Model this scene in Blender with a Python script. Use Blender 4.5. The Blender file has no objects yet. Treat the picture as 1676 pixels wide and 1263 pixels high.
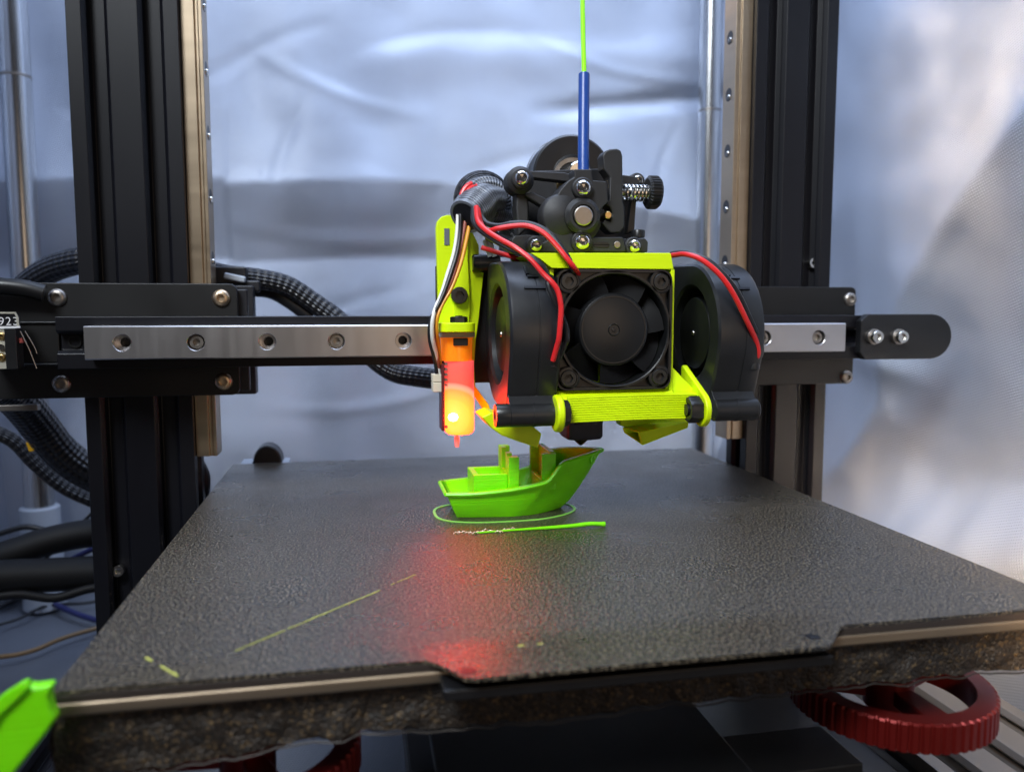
import bpy, bmesh, math, random
from math import sin, cos, pi, radians, sqrt, atan2, hypot
from mathutils import Vector, Matrix, Quaternion, noise
random.seed(4)
SC = bpy.context.scene
COL = SC.collection
S = 0.001                      # every length below is in millimetres
# ------------------------------------------------------------------ camera
CPOS = Vector((81.76, -307.4, 11.06)); YAW, PITCH, ROLL, FPX = -.1944, -.093, -.0007, 1305.7
PW, PH = 1676, 1263
fw = Vector((-sin(YAW)*cos(PITCH), cos(YAW)*cos(PITCH), sin(PITCH)))
r0 = Vector((cos(YAW), sin(YAW), 0)); u0 = r0.cross(fw)
rt = cos(ROLL)*r0 + sin(ROLL)*u0; up = -sin(ROLL)*r0 + cos(ROLL)*u0
cam = bpy.data.cameras.new('camera'); co = bpy.data.objects.new('camera', cam); COL.objects.link(co)
co.matrix_world = Matrix.Translation(CPOS*S) @ Matrix((rt, up, -fw)).transposed().to_4x4()
cam.sensor_width = 36; cam.sensor_fit = 'HORIZONTAL'; cam.lens = 36*FPX/PW
cam.clip_start = .01; cam.clip_end = 20
cam.dof.use_dof = True; cam.dof.focus_distance = .272; cam.dof.aperture_fstop = 12
SC.camera = co
# ------------------------------------------------------------------ world and lamps
w = bpy.data.worlds.new('World'); SC.world = w; w.use_nodes = True
bg = w.node_tree.nodes['Background']; bg.inputs[0].default_value = (.42, .40, .42, 1); bg.inputs[1].default_value = .07
def lamp(name, loc, to, size, power, col, shape='RECTANGLE', sy=None, spread=None):
    l = bpy.data.lights.new(name, 'AREA'); l.shape = shape; l.size = size*S; l.size_y = (sy or size)*S
    l.energy = power; l.color = col
    if spread: l.spread = radians(spread)
    o = bpy.data.objects.new(name, l); COL.objects.link(o); o.location = Vector(loc)*S
    o.rotation_euler = (Vector(to)-Vector(loc)).to_track_quat('-Z', 'Y').to_euler(); return o
lamp('tent_strip_light', (150, 60, 470), (150, 60, 0), 420, 2.5, (.60, .73, 1.0), sy=300)
lamp('added_warm_strip', (140, 215, 310), (352, 8, 90), 60, .030, (1.0, .72, .42), sy=25, spread=26)  # unseen lamp added to warm the long fold of the right wall
lamp('window_light', (-160, -480, 520), (165, -40, 0), 280, .95, (.88, .94, 1.0), spread=55)
lamp('room_lamp', (300, -720, 60), (180, 0, -20), 300, .40, (1.0, .74, .52))
lamp('added_warm_spot', (170, -480, 60), (356, 12, -104), 50, .19, (1.0, .72, .45), spread=17)  # added spot without a known source, warms the low right wall
vs = SC.view_settings; vs.view_transform = 'Standard'; vs.look = 'None'; vs.exposure = 0; vs.gamma = 1
SC.cycles.max_bounces = 8; SC.cycles.sample_clamp_indirect = 4; SC.cycles.use_denoising = True
# ------------------------------------------------------------------ helpers
def at(px, py, Y):
    d = fw + (px-PW/2)/FPX*rt - (py-PH/2)/FPX*up
    return CPOS + d*((Y-CPOS.y)/d.y)
def atx(px, py, X):
    d = fw + (px-PW/2)/FPX*rt - (py-PH/2)/FPX*up
    return CPOS + d*((X-CPOS.x)/d.x)
def atz(px, py, Z):
    d = fw + (px-PW/2)/FPX*rt - (py-PH/2)/FPX*up
    return CPOS + d*((Z-CPOS.z)/d.z)
ORG = {}
AX = {'X': (Vector((0, 1, 0)), Vector((0, 0, 1)), Vector((1, 0, 0))),
      'Y': (Vector((1, 0, 0)), Vector((0, 0, 1)), Vector((0, 1, 0))),
      'Z': (Vector((1, 0, 0)), Vector((0, 1, 0)), Vector((0, 0, 1)))}
def frame(d):
    if isinstance(d, str): return AX[d]
    d = Vector(d).normalized(); a = Vector((0, 0, 1)) if abs(d.z) < .9 else Vector((1, 0, 0))
    u = a.cross(d).normalized(); return u, d.cross(u), d
class G:
    def __init__(s): s.v = []; s.f = []; s.uv = None
    def add(s, vs_, fs):
        n = len(s.v); s.v += [Vector(v) for v in vs_]; s.f += [tuple(i+n for i in f) for f in fs]; return s
    def box(s, a, b, rot=None):
        (x0, y0, z0), (x1, y1, z1) = a, b
        vs_ = [Vector(p) for p in ((x0,y0,z0),(x1,y0,z0),(x1,y1,z0),(x0,y1,z0),(x0,y0,z1),(x1,y0,z1),(x1,y1,z1),(x0,y1,z1))]
        if rot:
            c = sum(vs_, Vector())/8; q = Quaternion(Vector(rot[0]), radians(rot[1])); vs_ = [c + q @ (v-c) for v in vs_]
        return s.add(vs_, [(0,3,2,1),(4,5,6,7),(0,1,5,4),(1,2,6,5),(2,3,7,6),(3,0,4,7)])
    def prism(s, pts, a, b, axis='Y'):
        """pts 2-D in the plane across axis, or 3-D points taken as they are and pushed from a to b along the axis"""
        u, v, d = frame(axis); n = len(pts)
        P = [u*p[0]+v*p[1] for p in pts]
        return s.add([p+d*a for p in P]+[p+d*b for p in P], [tuple(range(n))[::-1], tuple(range(n, 2*n))] +
                     [(i, (i+1) % n, n+(i+1) % n, n+i) for i in range(n)])
    def pprism(s, px, Y, th):
        """outline at depth Y with real thickness th"""
        pts = [(p.x, p.z) for p in (at(x, y, Y) for x, y in px)]
        return s.prism(pts, Y, Y+th, 'Y')
    def lathe(s, prof, c, axis='Z', n=32, closed=False, a0=0., cap0=False, cap1=False):
        """prof: (radius or radius(theta), height) rings"""
        u, v, d = frame(axis); c = Vector(c); k = len(prof); base = len(s.v)
        for r, h in prof:
            for i in range(n):
                t = a0+2*pi*i/n; rr = r(t) if callable(r) else r
                s.v.append(c+u*(cos(t)*rr)+v*(sin(t)*rr)+d*h)
        for j in range(k if closed else k-1):
            j2 = (j+1) % k
            for i in range(n):
                i2 = (i+1) % n
                s.f.append((base+j*n+i, base+j*n+i2, base+j2*n+i2, base+j2*n+i))
        if cap0: s.f.append(tuple(base+i for i in range(n))[::-1])
        if cap1: s.f.append(tuple(base+(k-1)*n+i for i in range(n)))
        return s
    def cyl(s, a, b, r, r2=None, n=24, bev=0):
        a = Vector(a); b = Vector(b); L = (b-a).length; r2 = r if r2 is None else r2
        pr = [(r-bev, 0), (r, bev), (r2, L-bev), (r2-bev, L)] if bev else [(r, 0), (r2, L)]
        return s.lathe(pr, a, (b-a), n, cap0=True, cap1=True)
    def tube(s, pts, r, n=10, sub=6, flat=1.0):
        pts = [Vector(p) for p in pts]; P = []
        m = len(pts)
        for i in range(m-1):
            p0 = pts[max(i-1, 0)]; p1 = pts[i]; p2 = pts[i+1]; p3 = pts[min(i+2, m-1)]
            for j in range(sub):
                t = j/sub
                P.append(.5*((2*p1)+(p2-p0)*t+(2*p0-5*p1+4*p2-p3)*t*t+(3*p1-p0-3*p2+p3)*t**3))
        P.append(pts[-1]); base = len(s.v); N = len(P)
        u = None; lens = [0.]
        if s.uv is None: s.uv = {}
        for i, p in enumerate(P):
            if i: lens.append(lens[-1]+(p-P[i-1]).length)
            d = (P[min(i+1, N-1)]-P[max(i-1, 0)]).normalized()
            if u is None: u = frame(d)[0]
            u = (u-d*u.dot(d)).normalized(); v = d.cross(u)
            rr = r(i/(N-1)) if callable(r) else r
            for k in range(n):
                t = 2*pi*k/n; s.v.append(p+u*(cos(t)*rr)+v*(sin(t)*rr*flat)); 
        for i in range(N-1):
            for k in range(n):
                k2 = (k+1) % n; fi = len(s.f)
                s.f.append((base+i*n+k, base+i*n+k2, base+(i+1)*n+k2, base+(i+1)*n+k))
                s.uv[fi] = ((k/n, lens[i]), ((k+1)/n, lens[i]), ((k+1)/n, lens[i+1]), (k/n, lens[i+1]))
        s.f.append(tuple(base+k for k in range(n))[::-1]); s.f.append(tuple(base+(N-1)*n+k for k in range(n)))
        return s
    def grid(s, nu, nv, fn):
        b = len(s.v)
        for j in range(nv+1):
            for i in range(nu+1): s.v.append(Vector(fn(i/nu, j/nv)))
        for j in range(nv):
            for i in range(nu):
                a = b+j*(nu+1)+i; s.f.append((a, a+1, a+nu+2, a+nu+1))
        return s
    def make(s, name, mat, parent=None, bev=0., smooth=True, org=None, seg=2, flip=False, ang=32):
        if parent is not None: o0 = ORG[parent.name]
        elif org is not None: o0 = Vector(org)
        else:
            xs = [v.x for v in s.v]; ys = [v.y for v in s.v]; zs = [v.z for v in s.v]
            o0 = Vector(((min(xs)+max(xs))/2, (min(ys)+max(ys))/2, min(zs)))
        me = bpy.data.meshes.new(name); me.from_pydata([(v-o0)*S for v in s.v], [], s.f)
        if s.uv:
            l = me.uv_layers.new(name='UVMap').data
            for fi, q in s.uv.items():
                for k, li in enumerate(me.polygons[fi].loop_indices): l[li].uv = (q[k][0], q[k][1])
        bm = bmesh.new(); bm.from_mesh(me); bmesh.ops.recalc_face_normals(bm, faces=bm.faces)
        if flip: bmesh.ops.reverse_faces(bm, faces=bm.faces)
        bm.to_mesh(me); bm.free()
        me.materials.append(mat)
        if smooth:
            me.polygons.foreach_set('use_smooth', [True]*len(me.polygons)); me.set_sharp_from_angle(angle=radians(ang))
        o = bpy.data.objects.new(name, me); COL.objects.link(o)
        if parent is not None: o.parent = parent
        else: o.location = o0*S
        if bev:
            m = o.modifiers.new('bevel', 'BEVEL'); m.width = bev*S; m.segments = seg; m.limit_method = 'ANGLE'; m.angle_limit = radians(38); m.harden_normals = True
        ORG[o.name] = o0
        return o
def thing(name, label, cat, loc, group=None):
    o = bpy.data.objects.new(name, None); COL.objects.link(o); o.location = Vector(loc)*S; o.empty_display_size = .01
    o['label'] = label; o['category'] = cat
    if group: o['group'] = group
    ORG[o.name] = Vector(loc); return o
def tag(o, label, cat, group=None, kind=None):
    o['label'] = label
    if cat: o['category'] = cat
    if group: o['group'] = group
    if kind: o['kind'] = kind
    return o
def struct(o, label=None):
    o['kind'] = 'structure'
    if label: o['label'] = label
    return o
CACHE = {}
def hexr(R): return lambda t: R*cos(pi/6)/cos((t % (pi/3))-pi/6)
def screw(parent, pos, d, kind, R, h, mat, name='screw'):
    key = (kind, R, h, mat.name)
    if key not in CACHE:
        g = G()
        if kind == 'button': pr = [(R, 0), (R, .18*h), (.93*R, .5*h), (.78*R, .8*h), (.6*R, h), (hexr(.47*R), h), (hexr(.45*R), .3*h), (.01, .25*h)]
        elif kind == 'cap': pr = [(R, 0), (R, .88*h), (.93*R, h), (hexr(.58*R), h), (hexr(.56*R), .45*h), (.01, .42*h)]
        elif kind == 'pan': pr = [(R, 0), (R, .5*h), (.85*R, .9*h), (.5*R, h), (.2*R, h), (.15*R, .5*h), (.01, .5*h)]
        elif kind == 'pin': pr = [(R, 0), (R, .85*h), (.9*R, h), (.01, h)]
        elif kind == 'nut': pr = [(hexr(R), 0), (hexr(R), .85*h), (.86*R, h), (.52*R, h), (.5*R, .3*h), (.42*R, .3*h), (.42*R, h*1.15), (.01, h*1.15)]
        g.lathe(pr, (0, 0, 0), 'Z', 24)
        o = g.make(name, mat, org=(0, 0, 0)); CACHE[key] = o.data
    else:
        o = bpy.data.objects.new(name, CACHE[key]); COL.objects.link(o)
    o.parent = parent; o.location = (Vector(pos)-ORG[parent.name])*S
    o.rotation_euler = Vector((0, 0, 1)).rotation_difference(Vector(d).normalized()).to_euler()
    ORG[o.name] = Vector(pos); return o
def polyr(pts):
    """radius function of a star-shaped polygon round the origin"""
    n = len(pts)
    def f(t):
        dx, dy = cos(t), sin(t); best = 0
        for i in range(n):
            (x1, y1), (x2, y2) = pts[i], pts[(i+1) % n]
            ex, ey = x2-x1, y2-y1; den = dx*ey-dy*ex
            if abs(den) < 1e-9: continue
            r = (x1*ey-y1*ex)/den; q = (x1*dy-y1*dx)/den
            if r > 0 and -1e-6 <= q <= 1+1e-6: best = max(best, r)
        return best
    return f
def hull(P):
    P = sorted(set((round(x, 4), round(y, 4)) for x, y in P))
    def half(Q):
        o = []
        for p in Q:
            while len(o) > 1 and (o[-1][0]-o[-2][0])*(p[1]-o[-2][1])-(o[-1][1]-o[-2][1])*(p[0]-o[-2][0]) <= 0: o.pop()
            o.append(p)
        return o[:-1]
    return half(P)+half(P[::-1])
def circ(cx, cy, r, n=32): return [(cx+r*cos(2*pi*i/n), cy+r*sin(2*pi*i/n)) for i in range(n)]
def rrect(x0, y0, x1, y1, r, n=5):
    o = []
    for cx, cy, a in ((x1-r, y1-r, 0), (x0+r, y1-r, 90), (x0+r, y0+r, 180), (x1-r, y0+r, 270)):
        for i in range(n+1): t = radians(a+90*i/n); o.append((cx+r*cos(t), cy+r*sin(t)))
    return o
# ------------------------------------------------------------------ materials
def mat(name, col, rough=.5, metal=0., bump=None, var=None, coat=0., sss=None, trans=0., emit=None, aniso=0., spec=None, ior=None):
    m = bpy.data.materials.new(name); m.use_nodes = True; nt = m.node_tree; N = nt.nodes; L = nt.links
    b = N['Principled BSDF']; b.inputs['Base Color'].default_value = (*col, 1); b.inputs['Roughness'].default_value = rough
    b.inputs['Metallic'].default_value = metal; b.inputs['Coat Weight'].default_value = coat
    if spec is not None: b.inputs['Specular IOR Level'].default_value = spec
    if ior: b.inputs['IOR'].default_value = ior
    if trans: b.inputs['Transmission Weight'].default_value = trans
    if sss: b.inputs['Subsurface Weight'].default_value = sss[0]; b.inputs['Subsurface Radius'].default_value = sss[1]; b.inputs['Subsurface Scale'].default_value = sss[2]*S
    if emit: b.inputs['Emission Color'].default_value = (*emit[0], 1); b.inputs['Emission Strength'].default_value = emit[1]
    tc = N.new('ShaderNodeTexCoord')
    def mp(scale):
        mm = N.new('ShaderNodeMapping'); L.new(tc.outputs['Object'], mm.inputs[0])
        sc_ = scale if isinstance(scale, tuple) else (scale,)*3
        mm.inputs['Scale'].default_value = [1000*k for k in sc_]; return mm
    if bump:
        sc_, st, dist = bump[:3]; t = N.new('ShaderNodeTexNoise'); L.new(mp(sc_).outputs[0], t.inputs['Vector'])
        t.inputs['Scale'].default_value = 1; t.inputs['Detail'].default_value = 3
        bp = N.new('ShaderNodeBump'); bp.inputs['Strength'].default_value = st; bp.inputs['Distance'].default_value = dist*S
        L.new(t.outputs['Fac'], bp.inputs['Height']); L.new(bp.outputs[0], b.inputs['Normal'])
    if var:   # (scale, amount, rough amount): worn, dusty unevenness of colour and gloss
        sc_, amt, ra = var; t = N.new('ShaderNodeTexNoise'); L.new(mp(sc_).outputs[0], t.inputs['Vector']); t.inputs['Scale'].default_value = 1; t.inputs['Detail'].default_value = 4
        mx = N.new('ShaderNodeMix'); mx.data_type = 'RGBA'; L.new(t.outputs['Fac'], mx.inputs[0])
        mx.inputs[6].default_value = (*[c*(1-amt) for c in col], 1); mx.inputs[7].default_value = (*[min(1, c*(1+amt)) for c in col], 1)
        L.new(mx.outputs[2], b.inputs['Base Color'])
        mr = N.new('ShaderNodeMapRange'); L.new(t.outputs['Fac'], mr.inputs[0]); mr.inputs[3].default_value = max(0, rough-ra); mr.inputs[4].default_value = min(1, rough+ra)
        L.new(mr.outputs[0], b.inputs['Roughness'])
    return m
M = {}
M['blade'] = mat('fan_blade_plastic', (.003, .003, .0035), .65, spec=.18)
M['warmsteel'] = mat('warm_steel', (.62, .47, .32), .36, 1.)
M['hose'] = mat('matt_black_hose', (.004, .004, .005), .6, spec=.3)
M['anod'] = mat('black_anodised', (.005, .005, .0075), .38, 0, (2.5, .05, .2), ((.03, .03, .01), .25, .1), spec=.35)
M['plate'] = mat('black_powder_plate', (.005, .0048, .005), .45, 0, (5, .12, .1), (.05, .3, .1))
M['blackp'] = mat('black_plastic', (.008, .008, .009), .38, 0, (3, .08, .1), (.12, .3, .09))
M['fanp'] = mat('fan_plastic', (.0065, .0068, .0075), .34, 0, (1.2, .06, .1), (.1, .3, .07))
M['blower'] = mat('blower_plastic', (.011, .0115, .013), .36, 0, (2, .07, .1), (.15, .25, .08))
M['nylon'] = mat('sintered_black_nylon', (.015, .0145, .016), .55, 0, (5, .35, .12), (.2, .35, .1))
M['steel'] = mat('polished_steel', (.72, .70, .66), .16, 1., None, (.5, .12, .06))
M['bsteel'] = mat('black_steel', (.02, .02, .02), .3, .3, (3, .05, .1), None)
M['dullsteel'] = mat('dull_steel', (.36, .33, .30), .38, 1., (3, .1, .05), (.4, .2, .1))
M['zrail'] = mat('ground_steel_rail', (.48, .38, .27), .36, 1., (1, .05, .1), ((.02, .02, .2), .12, .08))  # tan is the warm room reflection put into the steel colour
M['chrome'] = mat('pole_chrome', (.60, .61, .62), .22, 1., None, ((.02, .02, .01), .2, .08))
M['lime'] = mat('lime_plastic', (.64, .84, .002), .42, 0, ((.08, .08, 3.0), .4, .2), (.08, .08, .08), spec=.35)
M['green'] = mat('green_print', (.21, .80, .0015), .38, 0, ((.05, .05, 2.4), .6, .28), (.1, .12, .08), sss=(.35, (.5, 1., .05), 1.5))
M['filament'] = mat('filament_green', (.28, .85, .0), .3, 0, None, None, sss=(.4, (.5, 1, .1), 1), emit=None)
M['ptfe'] = mat('blue_tube', (.012, .055, .26), .35, 0, (1, .05, .1), (.2, .15, .05), sss=(.2, (.1, .3, 1), 1))
M['red'] = mat('red_wire', (.62, .018, .02), .32, 0, (.6, .1, .1), (.15, .15, .05))
M['blk'] = mat('black_wire', (.012, .012, .014), .33, 0, (.6, .1, .1), None)
M['white'] = mat('white_wire', (.72, .71, .66), .4, 0, (.6, .1, .1), None)
M['orange'] = mat('orange_wire', (.75, .33, .02), .4, 0, (.6, .1, .1), None)
M['brown'] = mat('brown_wire', (.32, .08, .05), .4)
M['blue'] = mat('blue_wire', (.015, .018, .10), .45)
M['tan'] = mat('tan_wire', (.20, .12, .05), .5)
M['conn'] = mat('cream_connector', (.62, .56, .44), .45, 0, (2, .1, .1), None)
M['sock'] = mat('silicone_sock', (.016, .015, .030), .55, 0, (1, .1, .2), None)
M['brass'] = mat('brass', (.60, .42, .18), .28, 1.)
M['amber'] = mat('amber_shell', (.90, .25, .01), .25, 0, None, None, sss=(.6, (1, .3, .05), 4), emit=((1, .20, .005), .35))  # weak emission stands in for the probe lamp shining through
M['spacer'] = mat('grey_spacer', (.42, .40, .33), .55)
M['pcb'] = mat('circuit_board_black', (.006, .006, .008), .35)
M['silk'] = mat('white_print', (.8, .8, .82), .5)
M['redan'] = mat('red_anodised', (.17, .011, .009), .34, .55, (2, .05, .1), (.1, .15, .06))
M['alu'] = mat('heater_edge_aluminium', (.33, .26, .185), .48, .9, ((.1, 2, 2), .3, .15), ((.02, .4, .4), .25, .1))
M['magnet'] = mat('magnetic_sheet_edge', (.035, .026, .022), .5, 0, (1, .2, .2), None)
M['silver'] = mat('bare_aluminium_profile', (.24, .22, .20), .4, .8, (1, .05, .1), None)
M['darkgrey'] = mat('dark_grey_metal', (.018, .018, .022), .4, .2, (1, .05, .1), (.05, .2, .1))
M['whitep'] = mat('white_plastic_foot', (.42, .46, .52), .5)
M['yellow'] = mat('yellow_tape', (.75, .42, .01), .5)
M['residue'] = mat('dry_yellow_filament', (.45, .46, .10), .6)
M['clearp'] = mat('probe_pin_clear', (.9, .45, .42), .15, 0, None, None, trans=.5, emit=((1, .15, .12), .25))  # pin is no lamp: the probe glow is put in as emission
def fabric(name, col, rough, metal, scale, st):
    m = mat(name, col, rough, metal); nt = m.node_tree; N = nt.nodes; L = nt.links; b = N['Principled BSDF']
    tc = N.new('ShaderNodeTexCoord'); hs = []
    for rot in (0, 1):
        mp = N.new('ShaderNodeMapping'); L.new(tc.outputs['UV'], mp.inputs[0]); mp.inputs['Rotation'].default_value = (0, 0, radians(20+rot*90))
        wv = N.new('ShaderNodeTexWave'); wv.inputs['Scale'].default_value = scale; wv.inputs['Distortion'].default_value = .5; wv.inputs['Detail Scale'].default_value = .3
        L.new(mp.outputs[0], wv.inputs[0]); hs.append(wv)
    mul = N.new('ShaderNodeMath'); mul.operation = 'MULTIPLY'; L.new(hs[0].outputs['Fac'], mul.inputs[0]); L.new(hs[1].outputs['Fac'], mul.inputs[1])
    nz = N.new('ShaderNodeTexNoise'); L.new(tc.outputs['UV'], nz.inputs[0]); nz.inputs['Scale'].default_value = .02; nz.inputs['Detail'].default_value = 3
    b2 = N.new('ShaderNodeBump'); b2.inputs['Strength'].default_value = .22; b2.inputs['Distance'].default_value = 4*S; L.new(nz.outputs['Fac'], b2.inputs['Height'])
    b1 = N.new('ShaderNodeBump'); b1.inputs['Strength'].default_value = st; b1.inputs['Distance'].default_value = .35*S
    L.new(mul.outputs[0], b1.inputs['Height']); L.new(b2.outputs[0], b1.inputs['Normal']); L.new(b1.outputs[0], b.inputs['Normal'])
    return m
M['foil'] = fabric('silver_tent_fabric', (.56, .60, .68), .36, .80, .26, .9)
M['floorf'] = fabric('silver_floor_fabric', (.17, .185, .22), .5, .5, .26, .5)
def braid(name, col, k=14, vf=1.0):
    m = mat(name, col, .35); nt = m.node_tree; N = nt.nodes; L = nt.links; b = N['Principled BSDF']
    uv = N.new('ShaderNodeUVMap'); hs = []
    sx = N.new('ShaderNodeSeparateXYZ'); L.new(uv.outputs[0], sx.inputs[0])
    for sg in (1, -1):
        a = N.new('ShaderNodeMath'); a.operation = 'MULTIPLY'; a.inputs[1].default_value = sg*k*2*pi; L.new(sx.outputs[0], a.inputs[0])
        c = N.new('ShaderNodeMath'); c.operation = 'MULTIPLY_ADD'; c.inputs[1].default_value = vf; L.new(sx.outputs[1], c.inputs[0]); L.new(a.outputs[0], c.inputs[2])
        d = N.new('ShaderNodeMath'); d.operation = 'SINE'; L.new(c.outputs[0], d.inputs[0]); hs.append(d)
    mx = N.new('ShaderNodeMath'); mx.operation = 'MULTIPLY'; L.new(hs[0].outputs[0], mx.inputs[0]); L.new(hs[1].outputs[0], mx.inputs[1])
    bp = N.new('ShaderNodeBump'); bp.inputs['Strength'].default_value = .9; bp.inputs['Distance'].default_value = .40*S
    L.new(mx.outputs[0], bp.inputs['Height']); L.new(bp.outputs[0], b.inputs['Normal'])
    cr = N.new('ShaderNodeMapRange'); L.new(mx.outputs[0], cr.inputs[0]); cr.inputs[1].default_value = -.6; cr.inputs[2].default_value = .8
    mxc = N.new('ShaderNodeMix'); mxc.data_type = 'RGBA'; L.new(cr.outputs[0], mxc.inputs[0]); mxc.inputs[6].default_value = (*[c*.4 for c in col], 1); mxc.inputs[7].default_value = (*[c*1.6 for c in col], 1)
    L.new(mxc.outputs[2], b.inputs['Base Color'])
    return m
M['braid'] = braid('braided_sleeve', (.010, .010, .013), 9)
M['web'] = braid('woven_grey_tape', (.13, .14, .165), 5, 3.2)
def bedmat():
    m = mat('textured_build_surface', (.045, .044, .040), .42, 0, ior=1.62); nt = m.node_tree; N = nt.nodes; L = nt.links; b = N['Principled BSDF']
    tc = N.new('ShaderNodeTexCoord'); mp = N.new('ShaderNodeMapping'); L.new(tc.outputs['Object'], mp.inputs[0]); mp.inputs['Scale'].default_value = (1000, 1000, 1000)
    n1 = N.new('ShaderNodeTexNoise'); L.new(mp.outputs[0], n1.inputs[0]); n1.inputs['Scale'].default_value = 1.45; n1.inputs['Detail'].default_value = 3; n1.inputs['Roughness'].default_value = .55
    n2 = N.new('ShaderNodeTexVoronoi'); L.new(mp.outputs[0], n2.inputs[0]); n2.inputs['Scale'].default_value = 1.9
    ad = N.new('ShaderNodeMath'); ad.operation = 'MULTIPLY_ADD'; L.new(n2.outputs['Distance'], ad.inputs[0]); ad.inputs[1].default_value = -.45; L.new(n1.outputs['Fac'], ad.inputs[2])
    # the powder coat thins out along the front lip and the rear strip of the sheet
    sp = N.new('ShaderNodeSeparateXYZ'); L.new(tc.outputs['Object'], sp.inputs[0])
    def ramp(lo, hi):
        r = N.new('ShaderNodeMapRange'); r.interpolation_type = 'SMOOTHSTEP'; L.new(sp.outputs[1], r.inputs[0]); r.inputs[1].default_value = lo*S; r.inputs[2].default_value = hi*S; return r
    ra = ramp(2, 14); rb = ramp(214, 212)
    mk = N.new('ShaderNodeMath'); mk.operation = 'MULTIPLY'; L.new(ra.outputs[0], mk.inputs[0]); L.new(rb.outputs[0], mk.inputs[1])
    st = N.new('ShaderNodeMath'); st.operation = 'MULTIPLY_ADD'; L.new(mk.outputs[0], st.inputs[0]); st.inputs[1].default_value = .36; st.inputs[2].default_value = .26
    bp = N.new('ShaderNodeBump'); bp.inputs['Distance'].default_value = .5*S; L.new(ad.outputs[0], bp.inputs['Height']); L.new(st.outputs[0], bp.inputs['Strength'])
    L.new(bp.outputs[0], b.inputs['Normal'])
    ns = N.new('ShaderNodeTexNoise'); L.new(mp.outputs[0], ns.inputs[0]); ns.inputs['Scale'].default_value = .03; ns.inputs['Detail'].default_value = 5
    mr = N.new('ShaderNodeMapRange'); L.new(ns.outputs['Fac'], mr.inputs[0]); mr.inputs[1].default_value = .3; mr.inputs[2].default_value = .7; mr.inputs[3].default_value = .24; mr.inputs[4].default_value = .36
    L.new(mr.outputs[0], b.inputs['Roughness'])
    mx = N.new('ShaderNodeMix'); mx.data_type = 'RGBA'; L.new(n1.outputs['Fac'], mx.inputs[0]); mx.inputs[6].default_value = (.006, .0052, .004, 1); mx.inputs[7].default_value = (.27, .22, .15, 1)
    mg = N.new('ShaderNodeMapRange'); L.new(n1.outputs['Fac'], mg.inputs[0]); mg.inputs[1].default_value = .48; mg.inputs[2].default_value = .70; L.new(mg.outputs[0], mx.inputs[0])  # lighter grain tips put the sparkle of caught light into the colour
    L.new(mx.outputs[2], b.inputs['Base Color'])
    return m
M['bed'] = bedmat()
def foammat():
    m = mat('granular_insulation_foam', (.06, .045, .03), .6); nt = m.node_tree; N = nt.nodes; L = nt.links; b = N['Principled BSDF']
    tc = N.new('ShaderNodeTexCoord'); mp = N.new('ShaderNodeMapping'); L.new(tc.outputs['Object'], mp.inputs[0]); mp.inputs['Scale'].default_value = (1000, 1000, 1000)
    v = N.new('ShaderNodeTexVoronoi'); L.new(mp.outputs[0], v.inputs[0]); v.inputs['Scale'].default_value = 1.35
    cr = N.new('ShaderNodeValToRGB'); L.new(v.outputs['Color'], cr.inputs[0])
    cr.color_ramp.elements[0].color = (.004, .0035, .003, 1); cr.color_ramp.elements[1].color = (.14, .09, .038, 1); cr.color_ramp.elements[1].position = .97
    e = cr.color_ramp.elements.new(.72); e.color = (.026, .017, .010, 1)
    L.new(cr.outputs[0], b.inputs['Base Color'])
    bp = N.new('ShaderNodeBump'); bp.inputs['Distance'].default_value = .4*S; bp.inputs['Strength'].default_value = 1; L.new(v.outputs['Distance'], bp.inputs['Height']); bp.invert = True
    L.new(bp.outputs[0], b.inputs['Normal']); return m
M['foam'] = foammat()
def railmat():
    m = mat('brushed_rail_steel', (.62, .60, .60), .30, 1.); nt = m.node_tree; N = nt.nodes; L = nt.links; b = N['Principled BSDF']
    tc = N.new('ShaderNodeTexCoord'); mp = N.new('ShaderNodeMapping'); L.new(tc.outputs['Object'], mp.inputs[0]); mp.inputs['Scale'].default_value = (60, 60, 6000)
    n = N.new('ShaderNodeTexNoise'); L.new(mp.outputs[0], n.inputs[0]); n.inputs['Scale'].default_value = 1; n.inputs['Detail'].default_value = 4
    bp = N.new('ShaderNodeBump'); bp.inputs['Distance'].default_value = .05*S; bp.inputs['Strength'].default_value = .35; L.new(n.outputs['Fac'], bp.inputs['Height']); L.new(bp.outputs[0], b.inputs['Normal'])
    mp2 = N.new('ShaderNodeMapping'); L.new(tc.outputs['Object'], mp2.inputs[0]); mp2.inputs['Scale'].default_value = (400, 400, 40)
    n2 = N.new('ShaderNodeTexNoise'); L.new(mp2.outputs[0], n2.inputs[0]); n2.inputs['Scale'].default_value = .5; n2.inputs['Detail'].default_value = 5
    mr = N.new('ShaderNodeMapRange'); L.new(n2.outputs['Fac'], mr.inputs[0]); mr.inputs[1].default_value = .3; mr.inputs[2].default_value = .7; mr.inputs[3].default_value = .29; mr.inputs[4].default_value = .35
    L.new(mr.outputs[0], b.inputs['Roughness']); return m
M['rail'] = railmat()
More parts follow.
